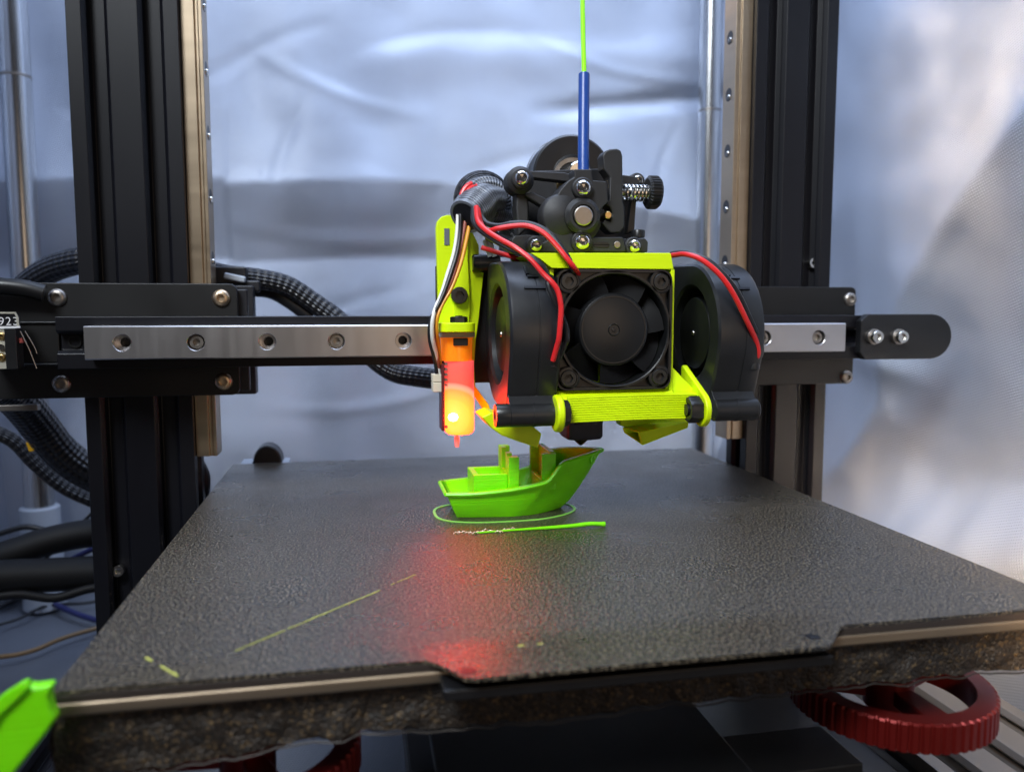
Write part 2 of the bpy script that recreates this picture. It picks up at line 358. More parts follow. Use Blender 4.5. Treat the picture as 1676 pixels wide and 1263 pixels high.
def glowmat(c):
    """milky probe housing; lamp glow painted as emission fading from c (object space, m)"""
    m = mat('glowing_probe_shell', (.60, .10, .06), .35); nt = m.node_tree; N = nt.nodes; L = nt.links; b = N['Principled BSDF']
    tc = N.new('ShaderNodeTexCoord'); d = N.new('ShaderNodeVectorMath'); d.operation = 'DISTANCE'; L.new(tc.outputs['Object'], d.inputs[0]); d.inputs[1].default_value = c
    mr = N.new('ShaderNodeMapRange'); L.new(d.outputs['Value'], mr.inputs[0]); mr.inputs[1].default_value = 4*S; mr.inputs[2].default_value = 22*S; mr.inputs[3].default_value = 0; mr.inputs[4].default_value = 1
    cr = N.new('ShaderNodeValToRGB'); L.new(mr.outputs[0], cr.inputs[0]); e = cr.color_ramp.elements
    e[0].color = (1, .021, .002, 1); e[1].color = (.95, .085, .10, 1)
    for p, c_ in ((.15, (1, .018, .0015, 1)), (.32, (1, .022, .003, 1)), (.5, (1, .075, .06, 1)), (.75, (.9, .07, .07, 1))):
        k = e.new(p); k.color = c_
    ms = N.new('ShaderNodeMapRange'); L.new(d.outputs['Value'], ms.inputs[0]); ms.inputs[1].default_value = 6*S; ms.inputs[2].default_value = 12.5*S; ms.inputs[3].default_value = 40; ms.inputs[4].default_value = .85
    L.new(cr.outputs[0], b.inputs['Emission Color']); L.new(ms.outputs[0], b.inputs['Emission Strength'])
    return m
# ------------------------------------------------------------------ the setting: silver tent, floor
BACKY, RIGHTX, LEFTX, FLOORZ = 268, 352, -150, -178
def smooth(t): t = max(0, min(1, t)); return t*t*(3-2*t)
def fabricgrid(name, nu, nv, fn, uvs, label=None):
    g = G(); g.grid(nu, nv, fn); g.uv = {}
    for j in range(nv):
        for i in range(nu):
            a, b = i/nu*uvs[0], (i+1)/nu*uvs[0]; c, d = j/nv*uvs[1], (j+1)/nv*uvs[1]
            g.uv[j*nu+i] = ((a, c), (b, c), (b, d), (a, d))
    o = g.make(name, M['foil'], ang=180, org=(0, 0, 0)); return struct(o, label)
CREASES = [(20, 185, .5, 60, 1.5, 5), (70, 160, -.35, 70, -1.6, 5), (150, 205, .15, 90, 1.4, 6), (40, 128, 1.2, 40, 1.6, 4), (200, 120, .25, 80, 1.6, 5), (270, 185, -.2, 70, -1.8, 4), (110, 60, .1, 120, -1.2, 6), (60, 10, .4, 70, 1.6, 5), (170, -10, -.25, 90, 1.6, 6), (240, 30, .8, 60, -1.7, 5), (300, 100, 1.3, 60, 1.6, 4), (-60, 120, -.6, 50, 2, 5), (-80, 40, .9, 60, -2, 5), (290, -40, -.5, 60, 1.8, 5), (100, -55, .15, 90, -1.4, 5)]
def backfn(u, v):
    x = LEFTX-10+u*(RIGHTX-LEFTX+20); z = FLOORZ+v*560
    y = BACKY
    # the sewn band across the tent: it leans forward at its foot
    zc = 101-.00045*(x-110)**2*(1 if x > 0 else .3); b = (z-(zc-52))/52
    if 0 < b < 1: y += -13*b
    elif b >= 1: y += -13*math.exp(-(b-1)/1.1)
    else: y += -7*(1-math.exp(b/.9))
    # creases
    for cx_, cz_, an, ln, am, wd in CREASES:
        dx, dz = x-cx_, z-cz_; a_ = dx*cos(an)+dz*sin(an); b_ = -dx*sin(an)+dz*cos(an)+.002*a_*a_*(1 if am > 0 else -1)
        if abs(b_) < wd*4 and abs(a_) < ln: y += .55*am*math.exp(-(b_/wd)**2)*(1-(a_/ln)**2)
    for sx_, sz_, am, ph in ((.006, .018, .5, 20), (.017, .03, .25, 33)): y += am*(1-abs(noise.noise(Vector((x*sx_, z*sz_, ph))))*2.2)
    y += 5*noise.noise(Vector((x*.012, z*.006, 3)))+2.2*noise.noise(Vector((x*.03, z*.018, 9)))
    zz = 158+.12*(x-250); d = (z-zz)/7
    if x > 195: y += 4*math.exp(-d*d)*smooth((x-195)/60)
    zz = 190+.06*(x-200); d = (z-zz)/14
    y -= 2.2*math.exp(-d*d)*smooth((x-60)/60)
    return (x, y, z)
fabricgrid('backdrop', 240, 250, backfn, (500, 560), 'silver woven tent fabric hanging behind the printer')
CR = [(130, 150), (-21, 94.8), (2.4, 74.6), (27, 50.8), (51, 23.1), (63.5, -5), (66, -30), (62, -60)]
def crease_d(y, z):
    """signed distance from the long fold of the right wall, positive below it"""
    pts = [(-300, 335), (-100, 165), (-21, 94.8), (2.4, 74.6), (27, 50.8), (51, 23.1), (63.5, -5), (70, -40), (95, -75), (150, -120)]
    best = 1e9; sg = 1
    for (x1, z1), (x2, z2) in zip(pts, pts[1:]):
        ex, ez = x2-x1, z2-z1; t = max(0, min(1, ((y-x1)*ex+(z-z1)*ez)/(ex*ex+ez*ez)))
        dx, dz = y-x1-ex*t, z-z1-ez*t; dd = hypot(dx, dz)
        if dd < best: best = dd; sg = 1 if (ex*dz-ez*dx) < 0 else -1
    return sg*best
def rightfn(u, v):
    y = -420+u*(BACKY+430); z = FLOORZ+v*560
    s = crease_d(y, z); x = RIGHTX
    amp = 1-smooth((-z-60)/60)
    if s < 0: x += 13*(1-math.exp(s/28))*amp
    else: x += 17*(1-math.exp(-s/45))*amp
    # belly fold low on the wall shaped to catch the added warm spot
    zz = -88-.35*(y+35); d = (z-zz)/26
    x += -12*math.exp(-d*d)*smooth((90-y)/60)
    d = (z+16-.2*(y-70))/9; x += -5*math.exp(-d*d)*math.exp(-((y-78)/26)**2)
    x += 3.5*noise.noise(Vector((y*.014, z*.012, 5)))+1.6*noise.noise(Vector((y*.04, z*.035, 1)))
    return (x, y, z)
fabricgrid('tent_wall', 190, 170, rightfn, (700, 560), 'silver woven tent side wall with a long diagonal fold')
def leftfn(u, v):
    y = -60+u*(BACKY+70); z = FLOORZ+v*560
    return (LEFTX+6*noise.noise(Vector((y*.02, z*.01, 2)))+5*sin(y*.06+z*.01), y, z)
fabricgrid('tent_wall', 90, 90, leftfn, (330, 560), 'silver tent side wall behind the pole')
g = G(); g.grid(120, 120, lambda u, v: ((-620+u*1300), -620+v*900, FLOORZ+2.5*noise.noise(Vector((u*14, v*8, 0)))+1.5*noise.noise(Vector((u*40, v*20, 4)))))
g.uv = {j*120+i: ((i*10, j*7), (i*10+10, j*7), (i*10+10, j*7+7), (i*10, j*7+7)) for j in range(120) for i in range(120)}
struct(g.make('floor', M['floorf'], ang=180, org=(0, 0, FLOORZ)), 'silver blue fabric floor of the tent')
# tent poles
def pole(x, y, r, label, joints, zb):
    t = thing('tent_pole', label, 'pole', (x, y, zb))
    G().cyl((x, y, zb), (x, y, 420), r, n=28).make('tube', M['chrome'], t)
    for z in joints: G().cyl((x, y, z), (x, y, z+1.6), r+.35, n=28).make('joint_ring', M['dullsteel'], t)
    G().cyl((x, y, FLOORZ), (x, y, zb), r+4, r+3, n=24, bev=.8).make('foot', M['whitep'], t)
pole(-117, 240, 8.5, 'chromed tent pole at the left edge of the picture', (152,), -112)
pole(338, 250, 8.0, 'chromed tent pole beside the right upright, before the back wall', (155,), -150)
# ------------------------------------------------------------------ uprights with Z rails
def slot_profile(w_, d_, fronts, backs, sides=True):
    def slot(c): return [(c-4.6, 0), (c-3.1, 1.7), (c-3.1, 2.2), (c-5.6, 2.2), (c-5.6, 3.4), (c-3, 6.1), (c+3, 6.1), (c+5.6, 3.4), (c+5.6, 2.2), (c+3.1, 2.2), (c+3.1, 1.7), (c+4.6, 0)]
    P = [(0, 0)]
    for c in fronts: P += slot(c)
    P += [(w_, 0)]
    if sides: P += [(w_-b, a) for a, b in slot(d_/2)]
    P += [(w_, d_)]
    for c in backs[::-1]: P += [(a, d_-b) for a, b in slot(c)[::-1]]
    P += [(0, d_)]
    if sides: P += [(b, a) for a, b in slot(d_/2)[::-1]]
    return P
def zrail_poly(side):
    # height h across X, width w along Y
    p = [(0, 0), (5.0, 0), (5.3, .9), (6.3, .9), (6.6, 0), (8, 0), (8, 12), (6.6, 12), (6.3, 11.1), (5.3, 11.1), (5, 12), (0, 12)]
    return [(side*a, b) for a, b in p]
def upright(x0, label, side, railx, ziptop, zb_rail, studs):
    t = thing('gantry_upright', label, 'frame post', (x0+20, 40, FLOORZ))
    pf = [(x0+a, 30.7+b) for a, b in slot_profile(40, 20, (10, 30), (10, 30))]
    G().prism(pf, FLOORZ, 330, 'Z').make('extrusion', M['anod'], t, bev=.25)
    pr = [(railx+a, 34+b) for a, b in zrail_poly(side)]
    rl = G().prism(pr, zb_rail, 330, 'Z').make('linear_rail', M['zrail'], t, bev=.2)
    k = 0; z = ziptop
    while z > zb_rail+8:
        h = G(); h.lathe([(3.0, .05), (3.0, -.4), (2.5, -.4)], (railx+side*8, 40, z), (side, 0, 0), 20)
        h.lathe([(2.95, .06), (.01, .06)], (railx+side*8, 40, z), (side, 0, 0), 20)
        h.make('bolt_hole', M['pcb'], rl)
        screw(rl, (railx+side*8, 39.2, z-1.4), (side, -.2, -.3), 'pan', 1.3, .8, M['steel'])
        z -= 25; k += 1
    for (px, py) in studs:
        p = at(px, py, 36)
        screw(t, p, (0, -1, .1), 'cap', 2.4, 3, M['steel'])
    return t
upright(-22.8, 'black slotted upright on the left with tan steel rail on its inner side', 1, 17.4, 132.7, -48, [(196, 932)])
upright(258.9, 'black slotted upright on the right with tan steel rail on its inner side', -1, 258.7, 134, -48.2, [(1327, 432)])
# ------------------------------------------------------------------ X gantry
GX = thing('x_gantry', 'black horizontal beam with bright steel rail crossing between the uprights', 'gantry', (137, 15, -10))
bp = [(8+a, -9.6+b) for a, b in rrect(0, 0, 19, 19, .8)]
def beam(name, x0, x1): return G().prism(bp, x0, x1, 'X').make(name, M['anod'], GX, bev=.3)
g = G()
# beam with a shallow slot seen left of the rail
sl = [(8, -9.7), (8, -4.2), (9.4, -3), (13, -3), (13, 3), (9.4, 3), (8, 4.2), (8, 9.3), (26.6, 9.3), (26.6, -9.7)]
g.prism(sl, -24.3, 303, 'X'); g.make('beam', M['anod'], GX, bev=.3)
def xrail():
    g = G(); x0, x1 = -12.5, 287.5; n = 32
    yF, yB = 0, 8
    cells = [(25*i, i) for i in range(12)]
    xs = [x0]+[25*i+12.5 for i in range(11)]+[x1]
    for i in range(12):
        cx = 25*i; a, b = xs[i]-cx, xs[i+1]-cx
        sq = polyr([(a, -5.6), (b, -5.6), (b, 5.6), (a, 5.6)])
        # merge exact corners: sample the rectangle evenly plus its corners
        ang = sorted(set([round(2*pi*k/n-pi, 6) for k in range(n)]+[round(atan2(s2, s1), 6) for s1 in (a, b) for s2 in (-5.6, 5.6)]))
        m = len(ang); base = len(g.v)
        for r, y in ((None, yF), (3.2, yF), (3.0, yF+.2), (3.0, 4.5), (1.75, 4.5), (1.75, 10)):
            for t in ang:
                rr = sq(t) if r is None else r
                g.v.append(Vector((cx+rr*cos(t), y, rr*sin(t))))
        for j in range(5):
            for k in range(m):
                k2 = (k+1) % m; g.f.append((base+j*m+k, base+j*m+k2, base+(j+1)*m+k2, base+(j+1)*m+k))
    g.prism([(yF, 5.6), (yF+.4, 6), (1.9, 6), (2.6, 5.2), (3.6, 5.2), (4.2, 6), (8, 6), (8, 5.0)], x0, x1, 'X')
    g.prism([(yF, -5.6), (yF+.4, -6), (1.9, -6), (2.6, -5.2), (3.6, -5.2), (4.2, -6), (8, -6), (8, -5.0)], x0, x1, 'X')
    g.box((x0-.02, 0.02, -5.6), (x0+.6, 8, 5.6)).box((x1-.6, .02, -5.6), (x1+.02, 8, 5.6))
    return g.make('linear_rail', M['rail'], GX, ang=25)
XR = xrail()
for i in (1, 3, 11, 10): screw(XR, (25*i, 4.4, 0), (0, -1, 0), 'cap', 2.55, 3.1, M['dullsteel'])
for i in (0, 2, 4): G().lathe([(1.74, 4.4-4.4), (1.74, .0), (.01, .0)], (25*i, 8.4, 0), (0, -1, 0), 20).make('bolt_hole', M['pcb'], XR)
for x_ in (-19.5,):
    g = G(); g.lathe([(2.4, 0), (2.4, .5), (1.8, .5), (1.6, -3), (.01, -3)], (x_, 12.8, .2), (0, -1, 0), 24).make('bolt_hole', M['bsteel'], GX)
G().prism(rrect(-55, -22.2, 36.2, 22.1, 3.0), 27, 30.2, 'Y').make('end_plate', M['plate'], GX, bev=.4)
G().prism(rrect(253, -22.6, 310.2, 22.2, 2.4), 27, 30.2, 'Y').make('end_plate', M['plate'], GX, bev=.4)
g = G(); g.box((3, 31, -21), (39.5, 33.5, 20)).box((30, 47, -24), (40, 55, 22)); g.make('carriage_block', M['darkgrey'], GX, bev=.5)
g = G(); g.box((245, 31, -20), (258, 33.5, 20)); g.make('carriage_block', M['darkgrey'], GX, bev=.5)
for (px, py, m_) in ((94, 487, 'dullsteel'), (101, 628, 'dullsteel'), (362, 488, 'brass'), (366, 624, 'brass'), (1391, 490, 'dullsteel'), (1385, 617, 'dullsteel')):
    screw(GX, at(px, py, 27), (0, -1, 0), 'button', 3.5 if px < 1000 else 3.2, 1.6, M['warmsteel' if m_ == 'brass' else 'dullsteel'])
# fine edge steps on the left end: motor bracket, lower lip
G().box((-60, 25.5, -26.6), (-38, 29, -24.3)).make('bracket_lip', M['silver'], GX, bev=.3)
g = G(); g.box((-52, 12, -7.5), (-24.6, 24, 7)); g.box((-52, 11, -8.4), (-24.6, 12, -7.6)); g.box((-52, 11, 6.8), (-24.6, 12, 7.6)); g.make('motor_bracket', M['plate'], GX, bev=.4)
# belt tensioner on the right end
TN = thing('belt_tensioner', 'black round ended tensioner bracket with two steel screws at the right end of the beam', 'bracket', (320, 5, -10))
G().prism([(297.6, 7), (301, 9.8)]+[(332.5+9.9*cos(t)*1.05, -.1+9.9*sin(t)) for t in [pi/2-pi*k/14 for k in range(15)]]+[(300, -10), (297.6, -7)], 4, 8, 'Y').make('handle', M['blackp'], TN, bev=.5)
for px in (1433, 1474):
    p = at(px, 551, 1.5); g = G(); g.cyl((p.x, 4.2, p.z), (p.x, 1.8, p.z), 3.4); g.make('washer', M['dullsteel'], TN, bev=.3); screw(TN, (p.x, 1.8, p.z), (0, -1, 0), 'cap', 2.7, 2.4, M['steel'])
# limit switch board
LS = thing('limit_switch', 'small black limit switch board with white digits and thin metal lever, left end of beam', 'limit switch', (-40, 4, -12))
def p2(px, py, Y): p = at(px, py, Y); return p
a = p2(-60, 511, 4); b = p2(35, 603, 4)
G().prism([(a.x, a.z), (b.x-2, a.z), (b.x, a.z-1.8), (b.x, b.z), (a.x, b.z)], 4, 5.4, 'Y').make('circuit_board', M['pcb'], LS, bev=.1)
a1 = p2(-60, 510.5, 3.9); b1 = p2(36, 516, 3.9)
G().prism([(a1.x, a1.z), (b1.x-2, a1.z), (b.x+.1, a.z-1.9), (b.x+.1, p2(30, 538, 4).z), (b.x-.6, p2(30, 538, 4).z), (b.x-.6, a.z-1.9), (b1.x-2.3, a1.z-.6), (a1.x, a1.z-.6)], 3.7, 4.2, 'Y').make('board_rim', M['spacer'], LS)
c1 = p2(-60, 534, 3.8); c2 = p2(33, 538, 3.8); G().box((c1.x, 3.6, c2.z), (c2.x, 4.1, c1.z)).make('white_stripe', M['silk'], LS)
c1 = p2(-60, 540, 3.8); c2 = p2(14, 603, 3.8); G().box((c1.x, 3.2, c2.z), (c2.x, 4.0, c1.z)).make('solder_pad', M['spacer'], LS)
c1 = p2(12, 537, 1); c2 = p2(35, 603, 1); G().box((c1.x, -2, c2.z), (c2.x, 4, c1.z)).make('switch_body', M['blackp'], LS, bev=.3)
for py in (550, 585): screw(LS, p2(3, py, 3.2), (0, -1, 0), 'button', 1.5, .8, M['brass'])
q = p2(3, 568, 3.0); G().cyl((q.x, 3.2, q.z), (q.x, 2.4, q.z), 1.1).make('solder_joint', M['steel'], LS)
l0 = p2(33, 542, 0); l1 = p2(60, 603, 0)
g = G(); g.tube([l0, (l0+l1)/2+Vector((.3, 0, 0)), l1], .22, 8, 3, 1); g.tube([l0+Vector((1, 1.5, 0)), (l0+l1)/2+Vector((1.4, 1.5, 1)), l0.lerp(l1, .6)+Vector((1.6, 1.5, 0))], .2, 8, 3); g.make('lever', M['dullsteel'], LS)
q = p2(36, 557, 1); G().box((q.x-.4, -.5, q.z-.8), (q.x+.6, 1.5, q.z+.8)).make('plunger', mat('red_plunger', (.25, .04, .03), .5), LS)
cu = bpy.data.curves.new('tmp', 'FONT'); cu.body = ':923'; cu.size = 4.1*S; cu.extrude = .02*S; cu.align_x = 'RIGHT'; cu.space_character = 1.12; cu.offset = -.00002
tmp = bpy.data.objects.new('tmp', cu); COL.objects.link(tmp); dg = bpy.context.evaluated_depsgraph_get(); me = bpy.data.meshes.new_from_object(tmp.evaluated_get(dg)); bpy.data.objects.remove(tmp)
me.materials.clear(); me.materials.append(M['silk']); tx = bpy.data.objects.new('printed_digits', me); COL.objects.link(tx); tx.parent = LS
q = p2(31, 532, 3.9); tx.location = (Vector((q.x, 3.9, q.z))-ORG[LS.name])*S; tx.rotation_euler = (pi/2, 0, 0)
# ------------------------------------------------------------------ heated bed
BX0, BX1, BY0, BY1, BZ = 23, 258, -145, 90, -62
HB = thing('heated_bed', 'heated bed with bright metal edge and crumbly brown insulation underneath', 'heated bed', (140, -27, BZ-16))
G().prism([(BX0, BY0), (BX1, BY0), (BX1, BY1), (BX0, BY1)], BZ-2.5, BZ-.95, 'Z').make('magnetic_sheet', M['magnet'], HB, bev=.1)
G().box((BX0-.3, BY0-.3, BZ-5.3), (BX1+.3, BY1, BZ-2.55)).make('aluminium_plate', M['alu'], HB, bev=.7, seg=3)
G().box((BX0+75, BY0-8, BZ-5.6), (BX0+162, BY0, BZ-3.2)).make('tab', M['blackp'], HB, bev=.4)
def foamfn(u, v):
    x = BX0-1+u*(BX1-BX0+2)
    lo = 11.2+1.7*noise.noise(Vector((u*6, 1, 0)))+.6*noise.noise(Vector((u*17, 4, 0)))+.3*noise.noise(Vector((u*60, 4, 0)))
    if u < .25: lo += 2.5*(1-u*4)
    k = v
    if k < .7: y = BY0+2.2; z = BZ-5.2-lo*(k/.7)
    else: y = BY0+2.2+(k-.7)/.3*60; z = BZ-5.2-lo-1.0*(k-.7)/.3
    nv = Vector((x*.75, y*.75, z*.75)); c = noise.voronoi(nv)[0][0]
    d = .45*(.5-c)+1.0*noise.noise(Vector((x*.2, z*.2, 7)))
    return (x+.3*noise.noise(nv), y-d*(1 if k < .75 else 0), z-(.5*d if k > .55 else 0))
g = G(); g.grid(560, 26, foamfn)
g.grid(4, 60, lambda u, v: (BX0-1+1.4*noise.noise(Vector((v*90, u*9, 0))), BY0+2.2+v*200, BZ-5.2-u*12)); g.grid(4, 60, lambda u, v: (BX1+1+1.4*noise.noise(Vector((v*90, u*9, 3))), BY0+2.2+v*200, BZ-5.2-u*11))
g.make('insulation_foam', M['foam'], HB, ang=60)
# torn foil skin along the bottom edge of the foam
g = G(); pts = []
for i in range(120):
    u = i/119; p = foamfn(u, .69); pts.append((p[0], p[1]-.5, p[2]-.5))
g.tube(pts, .22, 6, 1); g.make('foil_skin', mat('insulation_skin', (.035, .028, .023), .45, .3), HB)
# steel sheet with a front tab and its two grip holes
def lip(x): return 0
sheet = [(BX0, BY0), (95.3, BY0), (97.5, BY0-2.2), (102, BY0-9.2), (104, BY0-10.2), (181, BY0-10.2), (184, BY0-9), (191.5, BY0-.8), (193.5, BY0), (BX1-1, BY0), (BX1, BY0+1), (BX1, BY1), (BX0, BY1)]
BP = thing('build_plate', 'dark textured flexible steel sheet with cut out front tab, under the green boat', 'build plate', (BX0, BY0, BZ))
G().prism(sheet, BZ-.85, BZ, 'Z').make('steel_sheet', M['bed'], BP)
for hx, hy in ((103.2, -151.8), (182, -149.8)):
    G().lathe([(1.75, 0), (1.75, .06), (.01, .06)], (hx, hy, BZ), 'Z', 24).make('grip_hole', M['pcb'], BP)
# leftovers of old prints
def streak(name, a, b, wd, label, n=16, seed=0, h=.12, skip=.25):
    random.seed(seed); A = atz(*a, BZ); B = atz(*b, BZ); g = G(); d = (B-A).normalized(); s_ = Vector((-d.y, d.x, 0)); L = (B-A).length; p = 0.
    while p < L:
        l = random.uniform(.8, 4); 
        if random.random() > skip:
            w_ = wd*random.uniform(.5, 1); q = A+d*p+s_*random.uniform(-.12, .12); q2 = A+d*min(L, p+l)+s_*random.uniform(-.12, .12)
            vs_ = [q-s_*w_, q2-s_*w_*.6, q2+s_*w_*.6, q+s_*w_]
            g.add([v+Vector((0, 0, .01)) for v in vs_]+[v+Vector((0, 0, h)) for v in vs_], [(3, 2, 1, 0), (4, 5, 6, 7), (0, 1, 5, 4), (1, 2, 6, 5), (2, 3, 7, 6), (3, 0, 4, 7)])
        p += l
    return tag(g.make(name, M['residue'], smooth=False), label, 'filament residue')
streak('filament_residue', (385, 1065), (622, 966), .26, 'long dashed yellow line of old plastic on the front left of the plate', seed=2, skip=.15)
streak('filament_residue', (640, 957), (680, 940), .2, 'short faint yellow dash of old plastic beyond the long dashed line', seed=3, skip=.1)
streak('filament_residue', (238, 1076), (292, 1106), .42, 'short thick yellow dash of old plastic near the front left corner', seed=5, skip=.1)
streak('filament_residue', (848, 1057), (858, 1056), .4, 'yellow fleck of old plastic near the front tab, left of a smaller fleck', seed=5, skip=0)
streak('filament_residue', (880, 1054), (888, 1052), .3, 'smallest yellow fleck of old plastic near the front tab', seed=6, skip=0)
# bed clip / chain bump at the rear edge
CB = thing('cable_clamp', 'black hump shaped cable clamp with pale rim at the far left of the plate', 'clamp', (60, 92, BZ-5))
e0 = at(400, 757, 92); e1 = at(466, 757, 92); hx = (e0.x+e1.x)/2; hr = (e1.x-e0.x)/2
G().prism([(hx-hr*.95, e0.z-3)]+[(hx+hr*.15-hr*.72*cos(t), e0.z+8.2*sin(t)) for t in [pi*k/14 for k in range(15)]]+[(hx+hr*.95, e0.z-3)], 91, 103, 'Y').make('hump', M['blackp'], CB, bev=1, seg=3)
G().box((hx-hr-2, 90.3, e0.z-4), (hx+hr+2, 105, e0.z-.4)).make('pale_rim', M['whitep'], CB, bev=.5)
# ------------------------------------------------------------------ levelling wheels
def knob(cx, cy, cz, R, label, a0):
    t = thing('levelling_wheel', label, 'levelling wheel', (cx, cy, cz-8), 'red levelling wheels under the bed')
    def kn(a, r=R): 
        q = (a*64/(2*pi)) % 1; return r-(.55 if .22 < q < .62 else 0)
    g = G(); g.lathe([(R-5.4, -7.6), (kn, -7.6), (kn, -.5), (lambda a: kn(a)-.5, 0), (R-5.2, 0), (R-5.4, -.4)], (cx, cy, cz), 'Z', 384, closed=True)
    g.make('knurled_rim', M['redan'], t, ang=25)
    g = G(); g.lathe([(2.2, -8), (6.5, -8), (6.5, 1.0), (2.2, 1.0)], (cx, cy, cz), 'Z', 32, closed=True); g.make('hub', M['redan'], t, bev=.3)
    for k in range(3):
        a = a0+k*2*pi/3; d = Vector((cos(a), sin(a), 0)); s_ = Vector((-sin(a), cos(a), 0)); c = Vector((cx, cy, cz))
        P = [c+d*5.5-s_*2.6, c+d*(R-5.1)-s_*3.6, c+d*(R-5.1)+s_*3.6, c+d*5.5+s_*2.6]
        G().add([p+Vector((0, 0, -1.2)) for p in P]+[p+Vector((0, 0, -5.5)) for p in P], [(0, 1, 2, 3), (7, 6, 5, 4), (0, 4, 5, 1), (1, 5, 6, 2), (2, 6, 7, 3), (3, 7, 4, 0)]).make('spoke', M['redan'], t, bev=.4)
    G().cyl((cx, cy, cz-12), (cx, cy, cz+24), 1.9, n=16).make('bolt', M['steel'], t)
    g = G(); pts = [(cx+4.2*cos(k*.55), cy+4.2*sin(k*.55), cz+1.2+k*.2) for k in range(70)]; g.tube(pts, .55, 6, 1); g.make('spring', M['dullsteel'], t)
knob(225.9, -118.2, -90, 26.5, 'large red knurled levelling wheel under the right front corner of the bed', .5)
knob(55, -118.2, -90, 26.5, 'dim red levelling wheel under the left part of the bed, partly cut off', .9)
# ------------------------------------------------------------------ base frame under the bed
BF = thing('base_frame', 'black base frame and carriage bars under the bed', 'frame', (140, -20, FLOORZ))
def yext(name, x0, z1, w_, h_, m, y0=-300, y1=240, slots=True):
    P = [(x0+a, z1-b) for a, b in slot_profile(w_, h_, [10+20*k for k in range(int(w_/20))] if slots else (), ())]
    return G().add(*(lambda P: ([Vector((p[0], y0, p[1])) for p in P]+[Vector((p[0], y1, p[1])) for p in P], [tuple(range(len(P))), tuple(range(len(P), 2*len(P)))]+[(i, (i+1) % len(P), len(P)+(i+1) % len(P), len(P)+i) for i in range(len(P))]))(P)).make(name, m, BF, bev=.2)
yext('extrusion', 118, -128, 40, 20, M['anod'])
yext('extrusion', 268, -140, 60, 20, M['silver'])
yext('extrusion', -42, -150, 40, 20, M['anod'])
G().box((100, -150, -108), (178, -20, -104)).make('bed_carriage_plate', M['plate'], BF, bev=.5)
G().box((66, -128, -112), (212, -108, -108)).make('carriage_arm', M['plate'], BF, bev=.5)
G().box((172, -300, -150), (262, 200, -146)).make('base_tray', M['blackp'], BF, bev=.5)
G().box((95, -300, -132), (112, 200, -122)).make('cover_strip', M['darkgrey'], BF, bev=.8)
q = atz(1065, 1192, -112); q2 = atz(1125, 1275, -118)
g = G(); g.cyl(q, q2+(q2-q)*.4, 5.0, n=28, bev=.4); g.make('guide_rod', M['blackp'], BF)
G().lathe([(4.0, 0), (5.1, 0), (5.1, .5), (4.0, .5)], q, (q-q2), 28, closed=True).make('rod_ring', M['dullsteel'], BF)
